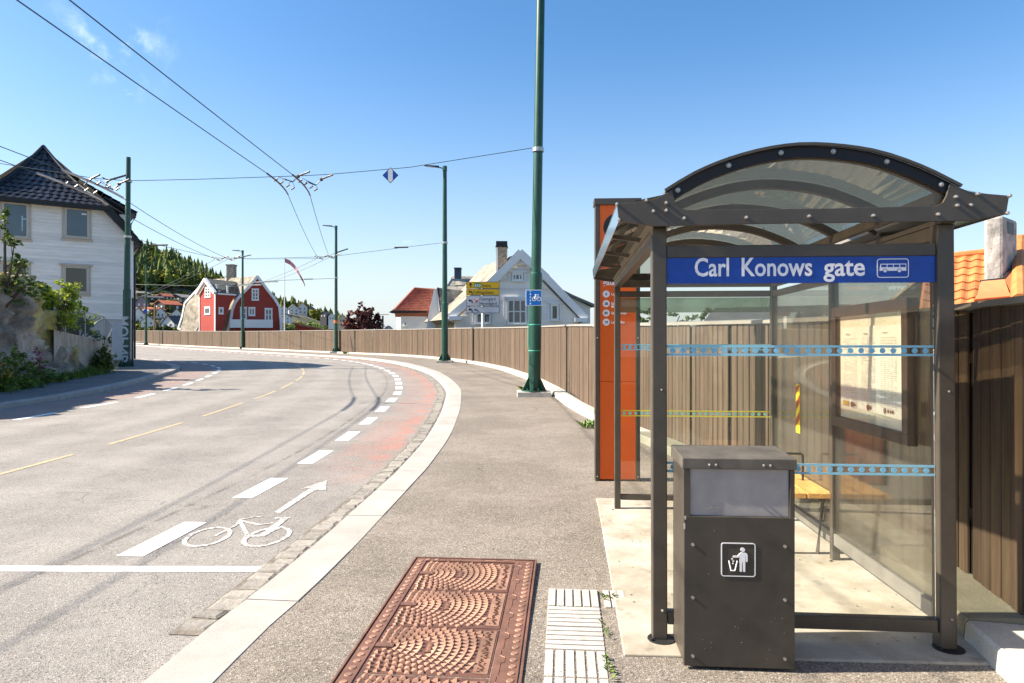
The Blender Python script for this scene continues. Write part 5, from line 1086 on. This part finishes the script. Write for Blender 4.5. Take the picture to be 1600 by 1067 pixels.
mb = MB(); c = at(715.5, 431, 55); k = 55/F; mb.box(c.x-5*k, c.x+5*k, 54.6, 55.4, c.z-.5, HC+(HOR-421)*k); mb.box(c.x-5.6*k, c.x+5.6*k, 54.5, 55.5, HC+(HOR-421)*k, HC+(HOR-419.5)*k); wpart(mb, 'chimney', mat('chimney_blue', (.03,.05,.09), .6), SHs)
window(F3, SHs, *Q3(565,880)[:1], Q3(585,905)[0], Q3(565,880)[1], Q3(585,905)[1], fw=.05, t=-.09)
window(F3, SHs, Q3(500,885)[0], Q3(530,885)[0], Q3(500,885)[1], Q3(500,935)[1], fw=.06, t=-.09)
# --- red tiled white house
TH = empty('white_house', at(640,526,56)-Vector((0,0,1.3))); bpy.context.view_layer.update(); tag(TH, 'low white house with orange-red hipped tile roof left of the second nearest lamp post', 'house')
M_rtile = mat('red_roof_tile', (.34,.115,.06), .55, var=.15, vs=3, tone=True)
F4 = Fac(at(640,500,56), (1,.0)); mb = MB(); r_ = [at(*Q3(105,775),55.0), at(*Q3(470,780),55.0), at(*Q3(530,560),59.5), at(*Q3(320,545),59.5)]; tileroof(mb, r_[0], r_[1], r_[2], r_[3], 22, 13, .05, (.8,1.3), 3); mb.prism(r_, (0,.6,-.5)); wpart(mb, 'roof', M_rtile, TH)
mb = MB(); mb.tube([r_[0], r_[3], r_[2]], .14, 6); wpart(mb, 'ridge_tile', M_rtile, TH)
fpart(F4, TH, 'wall', [Q3(*p) for p in ((185,800),(455,800),(455,1010),(185,1010))], -5, .5, M_wallw); fpart(Fac(at(628,500,56), (.6,-.8)), TH, 'bay_wall', [Q3(*p) for p in ((95,805),(182,805),(182,1010),(95,1010))], -2, -.3, M_wallw)
fpart(F4, TH, 'fascia', [Q3(*p) for p in ((72,795),(110,772),(460,778),(460,800),(100,805))], .3, 1.0, M_blackwood)
window(F4, TH, Q3(218,890)[0], Q3(248,890)[0], Q3(218,890)[1], Q3(218,935)[1], fw=.08, t=.5); window(F4, TH, Q3(335,900)[0], Q3(385,900)[0], Q3(335,895)[1], Q3(335,965)[1], fw=.09, bars=(2,1), t=.5, glass=M_wallw)
# --- outbuilding with orange tiles on the right
OB = empty('outbuilding', (8.4, 12.5, 0)); bpy.context.view_layer.update(); tag(OB, 'outbuilding with bright orange tile roof and rendered chimney behind the fence on the right', 'house')
M_otile = mat('orange_roof_tile', (.50,.175,.05), .6, var=.10, vs=4, tone=True, col2=(.56,.21,.065))
e0, e1 = at(1440,486,11.0), at(1690,478,10.4); r0_, r1_ = at(1450,408,13.4), at(1690,381,12.6)
mb = MB(); tileroof(mb, e0, e1, r1_, r0_, 12, 7, .030, (.9,1.12), 9, sub=6); mb.prism([e0, e1, r1_, r0_], (0,.1,-.12)); wpart(mb, 'roof', M_otile, OB)
mb = MB(); mb.tube([r0_+Vector((0,0,.03)), r1_+Vector((0,0,.03))], .08, 10); mb.tube([at(1594,478,10.6)+Vector((0,0,.08)), at(1592,400,12.4)+Vector((0,0,.1)), at(1594,386,12.8)+Vector((0,0,.12))], .12, 10); wpart(mb, 'ridge_tile', M_otile, OB)
mb = MB(); mb.prism([e0+Vector((.1,.2,-.15)), e1+Vector((0,.2,-.15)), e1+Vector((0,.2,-3)), e0+Vector((.1,.2,-3))], (.3,2.4,0)); mb.prism([r0_+Vector((0,0,-.15)), r1_+Vector((0,0,-.15)), Vector((r1_.x, r1_.y+2.4, e1.z)), Vector((r0_.x, r0_.y+2.4, e0.z))], (0,.05,-.1)); wpart(mb, 'wall', M_brick, OB)
mb = MB(); d0 = 11.6; a, b, c = at(1537,430,d0), at(1568,430,d0-.12), at(1590,424,d0+.42); zt_ = at(1550,337,d0).z
mb.prism([(a.x,a.y,a.z-.35),(b.x,b.y,a.z-.35),(c.x,c.y,a.z-.35),(a.x+(c.x-b.x),a.y+(c.y-b.y),a.z-.35)], (0,0,zt_-a.z+.33)); CHM = wpart(mb, 'chimney', mat('chimney_render', (.36,.34,.31), .9, var=.35, vs=4, bump=.01, bs=18, col2=(.44,.41,.37)), OB, bevel=.05)
def sub(mb, name, m, par, root): return mb.build(name, m, par)
mb = MB(); q = (c-b).normalized(); h0 = b.lerp(c, .3)+Vector((.0,0,0)); nn = Vector((q.y,-q.x,0)); mb.prism([Vector((b.x,b.y,0)).lerp(Vector((c.x,c.y,0)), .28)+nn*.004+Vector((0,0,zt_-.3)), Vector((b.x,b.y,0)).lerp(Vector((c.x,c.y,0)), .72)+nn*.004+Vector((0,0,zt_-.3)), Vector((b.x,b.y,0)).lerp(Vector((c.x,c.y,0)), .72)+nn*.004+Vector((0,0,zt_-.1)), Vector((b.x,b.y,0)).lerp(Vector((c.x,c.y,0)), .28)+nn*.004+Vector((0,0,zt_-.1))], nn*.002); sub(mb, 'flue_opening', M_black, CHM, OB)
mb = MB(); mb.prism([at(1534,438,11.45),at(1570,434,11.3),at(1592,405,11.9),at(1594,412,11.85),at(1572,439,11.25),at(1535,443,11.4)], (0,.05,0)); wpart(mb, 'flashing', M_blackwood, OB)
mb = MB(); mb.prism([at(1534,440,11.38),at(1570,437,11.25),at(1576,455,10.95),at(1580,463,10.88),at(1524,468,10.95),at(1530,456,11.1)], (0,.03,-.03)); mb.prism([at(1571,437,11.25),at(1592,414,11.7),at(1593,440,11.2),at(1581,462,10.9)], (0,.03,-.03)); wpart(mb, 'apron', mat('apron_orange', (.58,.22,.09), .6, var=.08), OB)
mb = MB(); mb.tube([at(1440,487,10.95), at(1690,479,10.35)], .05, 8); wpart(mb, 'gutter', M_blackwood, OB)
# --- dark roofed garage seen through the glass
GA = empty('garage', (5.2, 15, 0)); bpy.context.view_layer.update(); tag(GA, 'garage with dark grey roof seen through the shelter glass above the fence', 'garage')
mb = MB(); mb.prism([at(1095,508,15),at(1118,482,16.5),at(1330,476,16.5),at(1330,508,15)], (0,.3,-.08)); wpart(mb, 'roof', mat('garage_roof', (.06,.06,.06), .8, var=.2), GA)
mb = MB(); mb.prism([at(1100,512,15.2),at(1330,512,15.2),(7.6,15.2,-.2),(4.3,15.2,-.2)], (0,3,0)); wpart(mb, 'wall', M_wallw, GA)
# --- red shed
RS = empty('shed', at(480,526,70)-Vector((0,0,1.2))); bpy.context.view_layer.update(); tag(RS, 'low dark red shed behind the fence between the flagpole and the purple shrub', 'shed')
Q6 = lambda x, y: (x/7.27+400, y/7.27+460); F6 = Fac(at(480,500,70), (1,.2))
fpart(F6, RS, 'wall', [Q6(*p) for p in ((445,360),(500,370),(700,410),(700,470),(445,470))], -3, 0, M_red)
fpart(F6, RS, 'roof', [Q6(*p) for p in ((430,345),(455,338),(740,392),(740,408),(445,362))], -3.5, .4, mat('shed_roof', (.20,.05,.035), .7))
# --- flagpole with pennant
FP = empty('flagpole', base_at(444.5, 76)); tag(FP, 'white flagpole with a long red pennant beside the red house', 'flagpole'); k = 76/F; zb_ = FP.location.z; FPz = lambda y: HC+(HOR-y)*k-zb_
m = MB(); m.tube([(0,0,0),(0,0,FPz(404))], [.075,.035], 10); m.ball((0,0,FPz(403)), .09); m.build('pole', M_trim, FP)
def pen(lo, hi, mi):
    m = MB(); c = [(445,405,409.5),(452,408,413),(459,414,419),(465,421,425.5),(470,430,434),(473.5,438,441.5),(475.5,446,448.5),(476,451.5,452.5)]; vs = []
    for i, (x, y0, y1) in enumerate(c): 
        for f in (lo, hi): vs.append(((x-444.5)*k, .25*math.sin(i*1.3), FPz(y0+(y1-y0)*f)-.001*mi))
    m.add(vs, [(2*i, 2*i+1, 2*i+3, 2*i+2) for i in range(len(c)-1)]); return m
FLG = pen(-.15, .28, 0).build('pennant', mat('flag_red', (.60,.05,.04), .7), FP)
for lo, hi, mm, nm in ((.28,.40,M_trim,'white_stripe'),(.40,.66,mat('flag_blue', (.03,.04,.18), .7),'blue_stripe'),(.66,.78,M_trim,'white_stripe'),(.78,1.2,mat('flag_red', (.6,.05,.04)),'red_stripe')): pen(lo, hi, 1).build(nm, mm, FLG)

# ---------------------------------------------------------------- rock, retaining wall, mesh fence, plants on the left
from mathutils import noise
M_rock = mat('rock_face', (.29,.23,.165), .9, var=.45, vs=1.3, col2=(.36,.31,.25), bump=.07, bs=5, tone=True)
mb = MB(); nu, nv = 170, 70
def rockp(u, v):                          # u along the verge 0..1, v 0 foot .. 1 back
    Y = 12+u*15.6; xf = np.interp(Y, [12,16,18,20,24.4,27.7], [-13.1,-13.6,-13.9,-14.3,-15.3,-15.95])
    H = np.interp(Y, [12,16,18,19,20,21,22,23.5,25,27.7], [3.3,3.1,3.0,2.95,2.7,2.0,1.15,.5,.2,.02])
    x = xf-.1-v*3.0; Y0_ = Y; Y = Y+v*6.0; p = min(1, (v/.26))**.62; z = H*p+ .5*v*min(1, H)
    n_ = noise.fractal(Vector((x*.55, Y*.55, z*.7)), .9, 2.0, 5); n2 = noise.fractal(Vector((x*1.7+9, Y*1.7, z*2.4)), .8, 2.1, 4); st = abs(noise.noise(Vector((Y*1.1, z*.5, 3.3)))); n3 = abs(noise.noise(Vector((Y*3.1, z*1.6, x*3))))*2-.5
    k_ = min(1, v*9)*min(1, H); return Vector((x+(n_*.38+n2*.20-st*.50+n3*.07)*k_, Y+n2*.25*k_, gz(Y)-.05+z+(n_*.18+n2*.10+n3*.05)*k_))
for i in range(nu+1):
    for j in range(nv+1):
        v = (j/nv)**1.5; p = rockp(i/nu, v); mb.v.append(tuple(p)); top = max(0, min(1, (v-.16)*7)); ns = noise.noise(p*.9)
        q = (.85+.55*noise.noise(p*1.7))*(1-.55*max(0, noise.noise(Vector((p.x*3, p.y*3, p.z*.7))))); moss = max(0, min(1, top*.8+ns*1.2-.1))*(1 if v > .17 else .12)*(1 if u < .6 else .15); mb.tn.append((q*(1-moss)+moss*1.0, q*(1-moss)+moss*1.0, q*(1-moss)+moss*.35))
for i in range(nu):
    for j in range(nv): a = i*(nv+1)+j; mb.f.append([a, a+nv+1, a+nv+2, a+1]); mb.mi.append(0)
RKo = mb.build('rock_outcrop', M_rock, smooth=True); tag(RKo, 'big brown rock outcrop with moss on top at the left edge', 'rock')
RW = empty('retaining_wall', (-15.9,26,gz(26))); bpy.context.view_layer.update(); tag(RW, 'stained grey concrete retaining wall sloping down beside the white house', 'wall')
wp = [(at(84,516,23.2)), (at(120,524,25)), (at(165,532.5,27)), (at(177,546,27.8))]; mb = MB(); vs = []
for p in wp: 
    for ox, oy in ((0,0),(-.28,.1)): vs += [(p.x+ox, p.y+oy, gz(p.y)-.2), (p.x+ox, p.y+oy, p.z)]
mb.add(vs, [f for i in range(3) for f in ((4*i, 4*i+4, 4*i+5, 4*i+1), (4*i+1, 4*i+5, 4*i+7, 4*i+3), (4*i+3, 4*i+7, 4*i+6, 4*i+2))]+[(12,14,15,13)])
wpart(mb, 'wall_body', mat('stained_concrete', (.36,.32,.26), .9, var=.32, vs=1.6, bump=.006, bs=30, streak=(2.2,2.2,.7)), RW)
MF = empty('mesh_fence', (-16.3,25,gz(25))); bpy.context.view_layer.update(); tag(MF, 'galvanised wire mesh fence on top of the retaining wall', 'fence')
M_galv = mat('galvanised', (.28,.30,.30), .45, .5, var=.1)
pp_ = [at(84,516,23.6), at(101.5,519,24.3), at(132.5,525,25.8), at(162,531.5,27.1), at(174,545,28.2)]; tp = [at(84,480,23.6).z, at(101.5,478,24.3).z, at(132.5,487,25.8).z, at(162,495,27.1).z, at(174.5,509,28.2).z]
for p, z in zip(pp_, tp): mb = MB(); mb.tube([p-Vector((0,0,.2)), Vector((p.x,p.y,z))], .032, 8); wpart(mb, 'post', M_galv, MF)
mb = MB(); mb.tube([at(85,481,23.6), at(100,517,24.2)], .028, 6); mb.tube([at(141,510,26.2), at(161,499,27.0)], .03, 6); mb.tube([at(163,540,27.2), at(175,515,28.1)], .025, 6); wpart(mb, 'brace', M_galv, MF)
mb = MB()
for i in range(4):
    a, b = pp_[i], pp_[i+1]; n = 14
    for k in range(-n, n+1):
        for s_ in (1, -1):
            t0, t1 = k/n, k/n+.9; c0, c1 = max(0, t0), min(1, t1)
            if c1 <= c0: continue
            q = []
            for t in (c0, c1): f = (t-t0)/(t1-t0); f = f if s_ > 0 else 1-f; p = a.lerp(b, t); z0_ = p.z; z1_ = tp[i]+(tp[i+1]-tp[i])*t; q.append(Vector((p.x, p.y, z0_+(z1_-z0_)*f)))
            mb.tube(q, .004, 3, cap=False)
    mb.tube([Vector((a.x,a.y,tp[i]-.03)), Vector((b.x,b.y,tp[i+1]-.03))], .006, 4)
wpart(mb, 'mesh', M_galv, MF)
def leafm(name, col, var=.35): 
    m = mat(name, col, .55, var=var, vs=6, tone=True, spec=.3)
    if not m.get('tl'):
        t = m.node_tree; b = t.nodes['Principled BSDF']; o = [n for n in t.nodes if n.type == 'OUTPUT_MATERIAL'][0]; tr = t.nodes.new('ShaderNodeBsdfTranslucent'); mx_ = t.nodes.new('ShaderNodeMixShader'); mx_.inputs[0].default_value = .38
        t.links.new(b.inputs['Base Color'].links[0].from_socket, tr.inputs[0]); t.links.new(b.outputs[0], mx_.inputs[1]); t.links.new(tr.outputs[0], mx_.inputs[2]); t.links.new(mx_.outputs[0], o.inputs[0]); m['tl'] = 1
    return m
TN = ((1,1,1),(1.4,1.3,.9),(.65,.75,.65),(.8,.9,.7),(1.7,1.5,.9))
M_lime = leafm('lime_leaf', (.33,.40,.05)); M_leaf = leafm('bush_leaf', (.12,.19,.04)); M_dark = leafm('dark_leaf', (.085,.13,.035)); M_bark = mat('bark', (.09,.065,.045), .9, var=.3, vs=10)
def plant(name, base, blobs, m, size, dens, label, cat, seed, trunk=True, group=None, stems=()):
    r = random.Random(seed); T = empty(name, base); tag(T, label, cat, group); f = MB(); st = MB(); b = Vector(base)
    for (c, rad) in blobs:
        c = Vector(c)-b; n_ = max(6, int(dens*rad[0]*rad[2]*4))
        for _ in range(max(4, n_//13)):     # leaf clusters inside the blob
            d = Vector((r.gauss(0,.55), r.gauss(0,.55), r.gauss(0,.5))); p = c+Vector((d.x*rad[0], d.y*rad[1], d.z*rad[2])); tt = r.choice(TN)
            f.leaves(p, (rad[0]*.42, rad[1]*.42, rad[2]*.38), 15, size, r, (tt, tuple(x*.8 for x in tt), (1,1,1)), .6)
            if trunk and r.random() < .5: st.tube([(c*.3).lerp(Vector((0,0,0)), .2), c*.8, p], [.03,.018,.006], 4)
        if trunk: st.tube([(0,0,0), c*.5+Vector((0,0,.05)), c], [.05,.03,.012], 5)
    for pth in stems: st.tube([Vector(q)-b for q in pth], [.03]+[.02]*(len(pth)-2)+[.006], 5)
    if st.v: st.build('trunk', M_bark, T)
    f.build('crown', m, T); return T
def blob(x, y, d, rx, rz): p = at(x, y, d); k = d/F; return (p, (rx*k, rx*k, rz*k))
plant('sapling', at(8,470,20)-Vector((0,0,.2)), [blob(15,440,20,26,24),blob(30,425,20.3,20,16),blob(6,405,20,14,16),blob(22,383,19.8,14,11),blob(6,365,20,10,12),blob(8,335,20,9,16),blob(34,408,20,9,8),blob(40,447,20.2,14,18),blob(20,462,20,30,14)], M_dark, .075, 110, 'dark green sapling on top of the rock before the white house', 'tree', 1)
plant('lime_bush', at(85,525,23.5)-Vector((0,0,.4)), [blob(85,475,24,22,24),blob(105,455,24,15,12),blob(70,465,24,12,18),blob(92,500,24,26,16),blob(110,470,24,8,22),blob(78,448,24,8,7)], M_lime, .075, 520, 'bright lime green bush between the rock and the mesh fence', 'bush', 2)
plant('bush', at(122,525,26)-Vector((0,0,.3)), [blob(120,497,26,16,16),blob(135,507,26.3,12,13),blob(112,512,26,14,14),blob(122,480,26,7,8),blob(145,520,26.8,10,9)], M_leaf, .07, 620, 'round green bush behind the mesh fence on the wall', 'bush', 3)
plant('bush', at(158,582,26), [blob(158,562,26.2,13,22),blob(148,572,26,12,14),blob(165,572,26.4,9,14),blob(162,545,26.3,5,9)], M_dark, .07, 700, 'dark straggly bush growing against the retaining wall', 'bush', 4)
vg = [blob(x, y, d_, rx, rz) for x, y, d_, rx, rz in ((0,590,18.3,20,26),(10,560,18.2,14,22),(22,585,18.8,18,22),(42,578,19.4,18,22),(60,570,20,14,20),(30,552,19,10,16),(75,585,20.6,14,16),(95,586,21.5,14,12),(112,585,22.8,14,11),(130,582,24,10,9),(142,578,25,8,8),(-25,590,17.5,25,35),(12,603,18.2,16,10),(45,598,19.2,14,8))]
r = random.Random(77); f = MB()
for c, rad in vg:
    for _ in range(int(9*rad[0]*rad[2]*7)+5):
        p = c+Vector((r.gauss(0,.5)*rad[0], r.gauss(0,.4)*rad[0], r.gauss(-.35,.38)*rad[2])); p.z = max(p.z, gz(p.y)+.03); tt = r.choice(TN); f.leaves(p, (.13,.13,.12), 16, .06, r, (tt, (1,1,1)), .6)
for i in range(2600):
    u = r.random(); Y = 14+u*12.6; xf = np.interp(Y, [12,16,18,20,24.4,27.7], [-13.1,-13.6,-13.9,-14.3,-15.3,-15.95]); x = xf+r.gauss(-.15,.22); h = r.uniform(.1,.42); a = r.uniform(0,6.28); q = Vector((math.cos(a),math.sin(a),0))*.012
    p = Vector((x, Y, gz(Y)+.01)); f.add([p-q, p+q, p+Vector((r.gauss(0,.1),r.gauss(0,.1),h))], [(0,1,2)], 0, r.choice(TN))
o = f.build('verge_plants', M_leaf); o['kind'] = 'stuff'
f = MB()
for x, y in ((58,545),(60,552),(63,556),(55,561),(66,575)): f.leaves(at(x, y, 19.3), (.09,.09,.14), 14, .05, r, ((1,1,1),(.6,.6,.6)))
f.leaves(at(5,578,18),(.3,.2,.2),26,.05,r,((1.6,2.2,.2),))
tag(f.build('wild_flowers', leafm('flower_pink', (.40,.13,.26))), 'pink wild flowers growing at the foot of the rock', 'flowers')
plant('purple_shrub', base_at(566,70), [blob(566,508,70,18,12),blob(585,508,70,12,12),blob(550,510,70,12,10),blob(568,494,70,13,10),blob(578,488,70,6,7),blob(560,488,70,5,5),blob(590,495,70,5,6),blob(548,500,70,6,6)], leafm('purple_leaf', (.10,.035,.04)), .20, 130, 'dark purple leaved shrub above the fence right of the third lamp post', 'shrub', 6, stems=[[at(566,515,70),at(562,500,70),at(556,482,70)],[at(566,515,70),at(575,495,70),at(583,481,70)],[at(550,515,70),at(546,500,70),at(538,492,70)]])
plant('tree', base_at(1010,16), [blob(1000,492,16,26,9),blob(1030,488,16,22,7),blob(1062,494,16,24,7),blob(985,482,16,14,8),blob(1105,489,16.5,10,8)], M_dark, .07, 260, 'small leafy tree behind the fence seen through the shelter glass', 'tree', 8)
plant('green_bush', base_at(494,110), [blob(494,510,110,16,8),blob(478,512,110,12,6)], M_leaf, .3, 22, 'light green round bush above the red shed', 'bush', 9, trunk=False)

# ---------------------------------------------------------------- wooded hill, trees and far houses
sil = [(-400,330),(0,340),(150,362),(205,378),(225,388),(262,398),(285,410),(310,424),(345,442),(400,462),(430,470),(470,478),(500,490),(530,502),(560,520),(600,524),(700,525)]
SX = [p[0] for p in sil]; SY = [p[1] for p in sil]; YN, YF = 230., 560.
def hillz(X, Y):
    px = X*F/YF+800; px = 800+X*F/max(Y, 1); top = HC+(HOR-np.interp(px, SX, SY)-9)*YF/F
    if Y <= YN: return -1.0
    if Y <= YF: t = (Y-YN)/(YF-YN); return -1+(top+1)*t**1.05
    return top-(Y-YF)*.05
mb = MB(); xs = np.linspace(-720, -10, 72); ys = list(np.linspace(225, 620, 26))+[900]
for y in ys:
    for x in xs: mb.v.append((float(x), float(y), float(hillz(x*y/560., y))+(noise.noise(Vector((x*.03, y*.03, 0)))*2 if y > 240 else 0))); mb.tn.append((1,1,1))
for i, y in enumerate(ys):
    for j in range(len(xs)): v = mb.v[i*len(xs)+j]; mb.v[i*len(xs)+j] = (float(xs[j])*y/560., v[1], v[2])
for i in range(len(ys)-1):
    for j in range(len(xs)-1): a = i*len(xs)+j; mb.f.append([a, a+1, a+1+len(xs), a+len(xs)]); mb.mi.append(0)
struct(mb.build('hill', mat('hill_scrub', (.045,.06,.02), .95, var=.5, vs=.05, col2=(.10,.085,.045)), smooth=True))
M_wood = mat('forest_leaf', (.080,.105,.026), .9, var=.25, vs=.2, tone=True)
mb = MB(); r = random.Random(21)
def hillat(px, py):
    for Y in np.arange(YN, YF, 3.0):
        X = (px-800)*Y/F; z = hillz(X, Y)
        if HOR-(z-HC)*F/Y <= py: return Vector((X, Y, z))
    return None
def conifer(p, h, w_, tn):
    mb.tube([p, p+Vector((0,0,h*.3))], w_*.05, 4, 0, (.6,.5,.4)); ly = 6
    for k in range(ly):
        z0 = h*(.10+.82*k/ly); z1 = min(h, z0+h*.30); rr = w_*(1-k/ly*.86); n = 8; vs = []
        for a in range(n): q = rr*r.uniform(.6,1.15); an = 2*math.pi*(a+k*.5)/n; vs.append(p+Vector((q*math.cos(an), q*math.sin(an), z0+r.uniform(-.05,.05)*h)))
        c = r.uniform(.75,1.25); mb.add(vs+[p+Vector((0,0,z1))], [(a, (a+1) % n, n) for a in range(n)], 0, tuple(x*c for x in tn))
def broad(p, h, w_, tn):
    mb.tube([p, p+Vector((0,0,h*.5))], w_*.06, 4, 0, (.6,.5,.4))
    for k in range(9):
        c = p+Vector((r.gauss(0,.38)*w_, r.gauss(0,.38)*w_, h*r.uniform(.3,.85))); q = r.uniform(.55,1.35); mb.leaves(c, (w_*.5, w_*.5, h*.2), 16, w_*.23, r, (tuple(x*q for x in tn), tuple(x*q*.7 for x in tn)), .4)
for i in range(1500):
    px = r.uniform(195, 560) if i > 200 else r.uniform(-60, 195); sy = np.interp(px, SX, SY); lim = 449 if px < 350 else sy+13; py = r.uniform(sy+(6 if px < 350 else 3), max(sy+8, lim+(5 if px < 350 else 0)))
    p = hillat(px, py)
    if p is None: continue
    if px < 345: p = p
    s_ = r.uniform(.7,1.25)*(1 if p.y > 330 else .8)*(1 if px < 350 else .8); 
    if r.random() < .42: conifer(p, 13*s_*1.0, 3.2*s_, r.choice(((.75,.9,.8),(1,1.05,.8),(.6,.75,.7),(1.7,1.6,.7))))
    else: broad(p, 8.5*s_, 4.0*s_, r.choice(((1.5,1.5,.8),(2.6,2.2,.8),(3.6,2.7,.8),(1.1,1.2,.8))))
o = mb.build('wood', M_wood); o['kind'] = 'stuff'
# lower scrub between hillside houses
mb = MB(); r = random.Random(5)
for i in range(330):
    px = r.uniform(200, 560); py = r.uniform(455 if px < 350 else 511, 522); p = hillat(px, py)
    if p is None: p = Vector(((px-800)*236/F, 236, -1))
    broad(p, r.uniform(1.5,3), r.uniform(1.4,2.6), r.choice(((1.2,1.2,.9),(2.4,1.9,.9),(2.8,2.2,1.3),(.8,.9,.8))))
o = mb.build('hillside_scrub', M_wood); o['kind'] = 'stuff'
M_fw = mat('far_white', (.70,.69,.67), .7, var=.05); M_fg = mat('far_grey_wall', (.20,.22,.25), .7); M_fc = mat('far_cream', (.55,.47,.32), .7); M_fr = mat('far_red_wall', (.35,.06,.04), .7); M_fd = mat('far_dark_wall', (.06,.06,.065), .7)
M_rd = mat('far_dark_roof', (.07,.07,.075), .8, var=.2, vs=.5); M_ro = mat('far_orange_roof', (.50,.13,.06), .8, var=.2, vs=.5); M_rg = mat('far_grey_roof', (.25,.23,.20), .8, var=.2, vs=.5)
hz = [(214,508,26,14,12,M_fw,M_rd,70,'white hillside house with steep grey roof touching the farthest green pole on its left'),(232,516,24,13,8,M_fw,M_rg,60,'white hillside house directly behind the farthest green pole'),
(272,517,27,11,11,M_fw,M_rd,25,'white house with pointed dark roof just above the fence, left of the red house'),(254,513,12,8,8,M_fw,M_rd,60,'tiny white gable between the farthest green pole and the wooden pole'),
(252,498,16,9,7,M_fw,M_rd,55,'small white gabled house just left of the leaning wooden pole top'),(276,500,17,9,7,M_fw,M_rd,60,'small white gabled house above the pointed roof house'),
(303,502,18,14,7,M_fw,M_rg,50,'white three storey gable immediately left of the red house'),(222,488,22,14,10,M_fg,M_rd,60,'grey hillside house beside the corner of the white clapboard house'),
(262,486,30,9,6,M_fd,M_ro,15,'dark hillside block under a wide red roof'),(238,492,26,8,3,M_fc,M_ro,10,'low cream house beneath the wide red roof'),
(258,470,18,6,4,M_fd,M_ro,20,'dark house with a small bright orange roof highest on the slope'),(236,472,26,6,3,M_fd,M_rd,10,'dark flat roofed terrace at the foot of the wood'),
(218,464,20,5,3,M_fg,M_rg,10,'pale roofed terrace at the foot of the wood next to the white house corner'),(284,472,28,6,5,M_fd,M_rg,25,'long grey roofed house at the foot of the wood left of the red gable'),
(292,484,22,8,5,M_fd,M_rg,40,'grey roofed house half hidden by the red house curved roof'),(226,500,20,8,5,M_fg,M_rg,30,'grey stepped house left of the small white gable'),
(444,494,14,10,6,M_fw,M_rg,50,'white house with pink gable just right of the flagpole'),(458,494,20,10,7,M_fw,M_rd,60,'white house with dark roof second right of the flagpole'),
(473,492,18,11,7,M_fw,M_ro,50,'white house with the salmon tile roof on the far ridge'),(487,497,16,12,5,M_fg,M_rd,50,'grey green house right of the salmon roofed house'),
(497,499,14,9,6,M_fr,M_rg,50,'small red house with white gable on the far ridge'),(509,497,14,5,4,M_fd,M_rd,20,'dark house at the low end of the far ridge'),
(518,502,12,7,5,M_fw,M_rd,50,'white gabled house left of the third lamp post'),(535,512,15,13,7,M_fc,M_rd,50,'cream gabled house between the third lamp post and the purple shrub'),
(449,512,14,16,4,M_fw,M_rd,40,'pale grey house low behind the flagpole foot'),(607,517,12,3,4,M_fg,M_rg,30,'tiny distant roof left of the red tiled white house')]
for (px, py, wpx, hpx, rpx, mw, mr_, yaw, lb) in hz:
    p = hillat(px, py) or Vector(((px-800)*250/F, 250, HC+(HOR-py)*250/F))
    if px > 350: p = Vector(((px-800)*p.y/F, p.y, p.z))
    k = p.y/F; W2, H2, R2 = wpx*k/2, hpx*k, rpx*k; D2 = W2*1.1; z = HC+(HOR-py)*k
    Hs = empty('hillside_house', (p.x, p.y, z), R_(yaw-35)); tag(Hs, lb, 'house', 'far houses on the hillside')
    W2 *= .80; m = MB(); m.box(-W2, W2, -D2, D2, -3, H2); m.prism([(-W2,-D2,H2),(W2,-D2,H2),(0,-D2,H2+R2)], (0,2*D2,0)); m.build('wall', mw, Hs)
    m = MB(); o_ = W2*.12
    for s_ in (-1, 1): m.prism([(s_*(W2+o_), -D2-o_, H2-R2*.12), (0, -D2-o_, H2+R2), (0, -D2-o_, H2+R2*1.12), (s_*(W2+o_), -D2-o_, H2+R2*.02)], (0, 2*D2+2*o_, 0))
    m.build('roof', mr_, Hs)
    ro = max(1, int(hpx/5)); win = M_fw if mw in (M_fd, M_fr, M_fg) else M_glassdark; sg = -1 if math.sin(R_(yaw-35)) > 0 else 1
    for i in range(ro):
        zc_ = H2*(i+.55)/ro; hh = H2/ro*.24
        for c in (-1, 1):
            m = MB(); u = c*W2*.42; m.box(u-W2*.14, u+W2*.14, -D2-.07, -D2-.01, zc_-hh, zc_+hh); m.build('window', win, Hs)
            m = MB(); v = c*D2*.42; m.box(sg*W2 if sg < 0 else W2+.01, -W2-.07 if sg < 0 else W2+.07, v-D2*.13, v+D2*.13, zc_-hh, zc_+hh); m.build('window', win, Hs)
p = base_at(241, 110); m = MB(); m.tube([(0,0,0),(.1,0,HC+(HOR-476)*110/F-gz(110))], .14, 8); o = m.build('wooden_pole', mat('pole_wood', (.25,.15,.09), .8)); o.location = p; tag(o, 'bare brown wooden utility pole right of the farthest green pole', 'pole')
p = base_at(598, 90); m = MB(); m.tube([(0,0,0),(0,0,HC+(HOR-494)*90/F-gz(90))], .12, 8); m.tube([(-.8,0,3.9),(.8,0,3.9)], .04, 6); o = m.build('utility_pole', M_black); o.location = p; tag(o, 'thin black pole between the purple shrub and the red tiled house', 'pole')
# roadside trees outside the frame on the left that throw the leafy shadows across the road
for i, (x, y, h, w_, lb) in enumerate(((-23.4,16.4,6.2,1.3,'roadside tree left of the photo throwing a leafy shadow over the far pavement'),)):
    c = Vector((x, y, gz(y)+h-1.6)); plant('tree', (x, y, gz(y)), [(c, (w_, w_, 1.5)), (c+Vector((.9,-.5,-1.1)), (w_*.8, w_*.7, 1.0)), (c+Vector((1.6,.4,-.3)), (w_*.6, w_*.6, .7))], M_dark, .16, 26, lb, 'tree', 30+i)
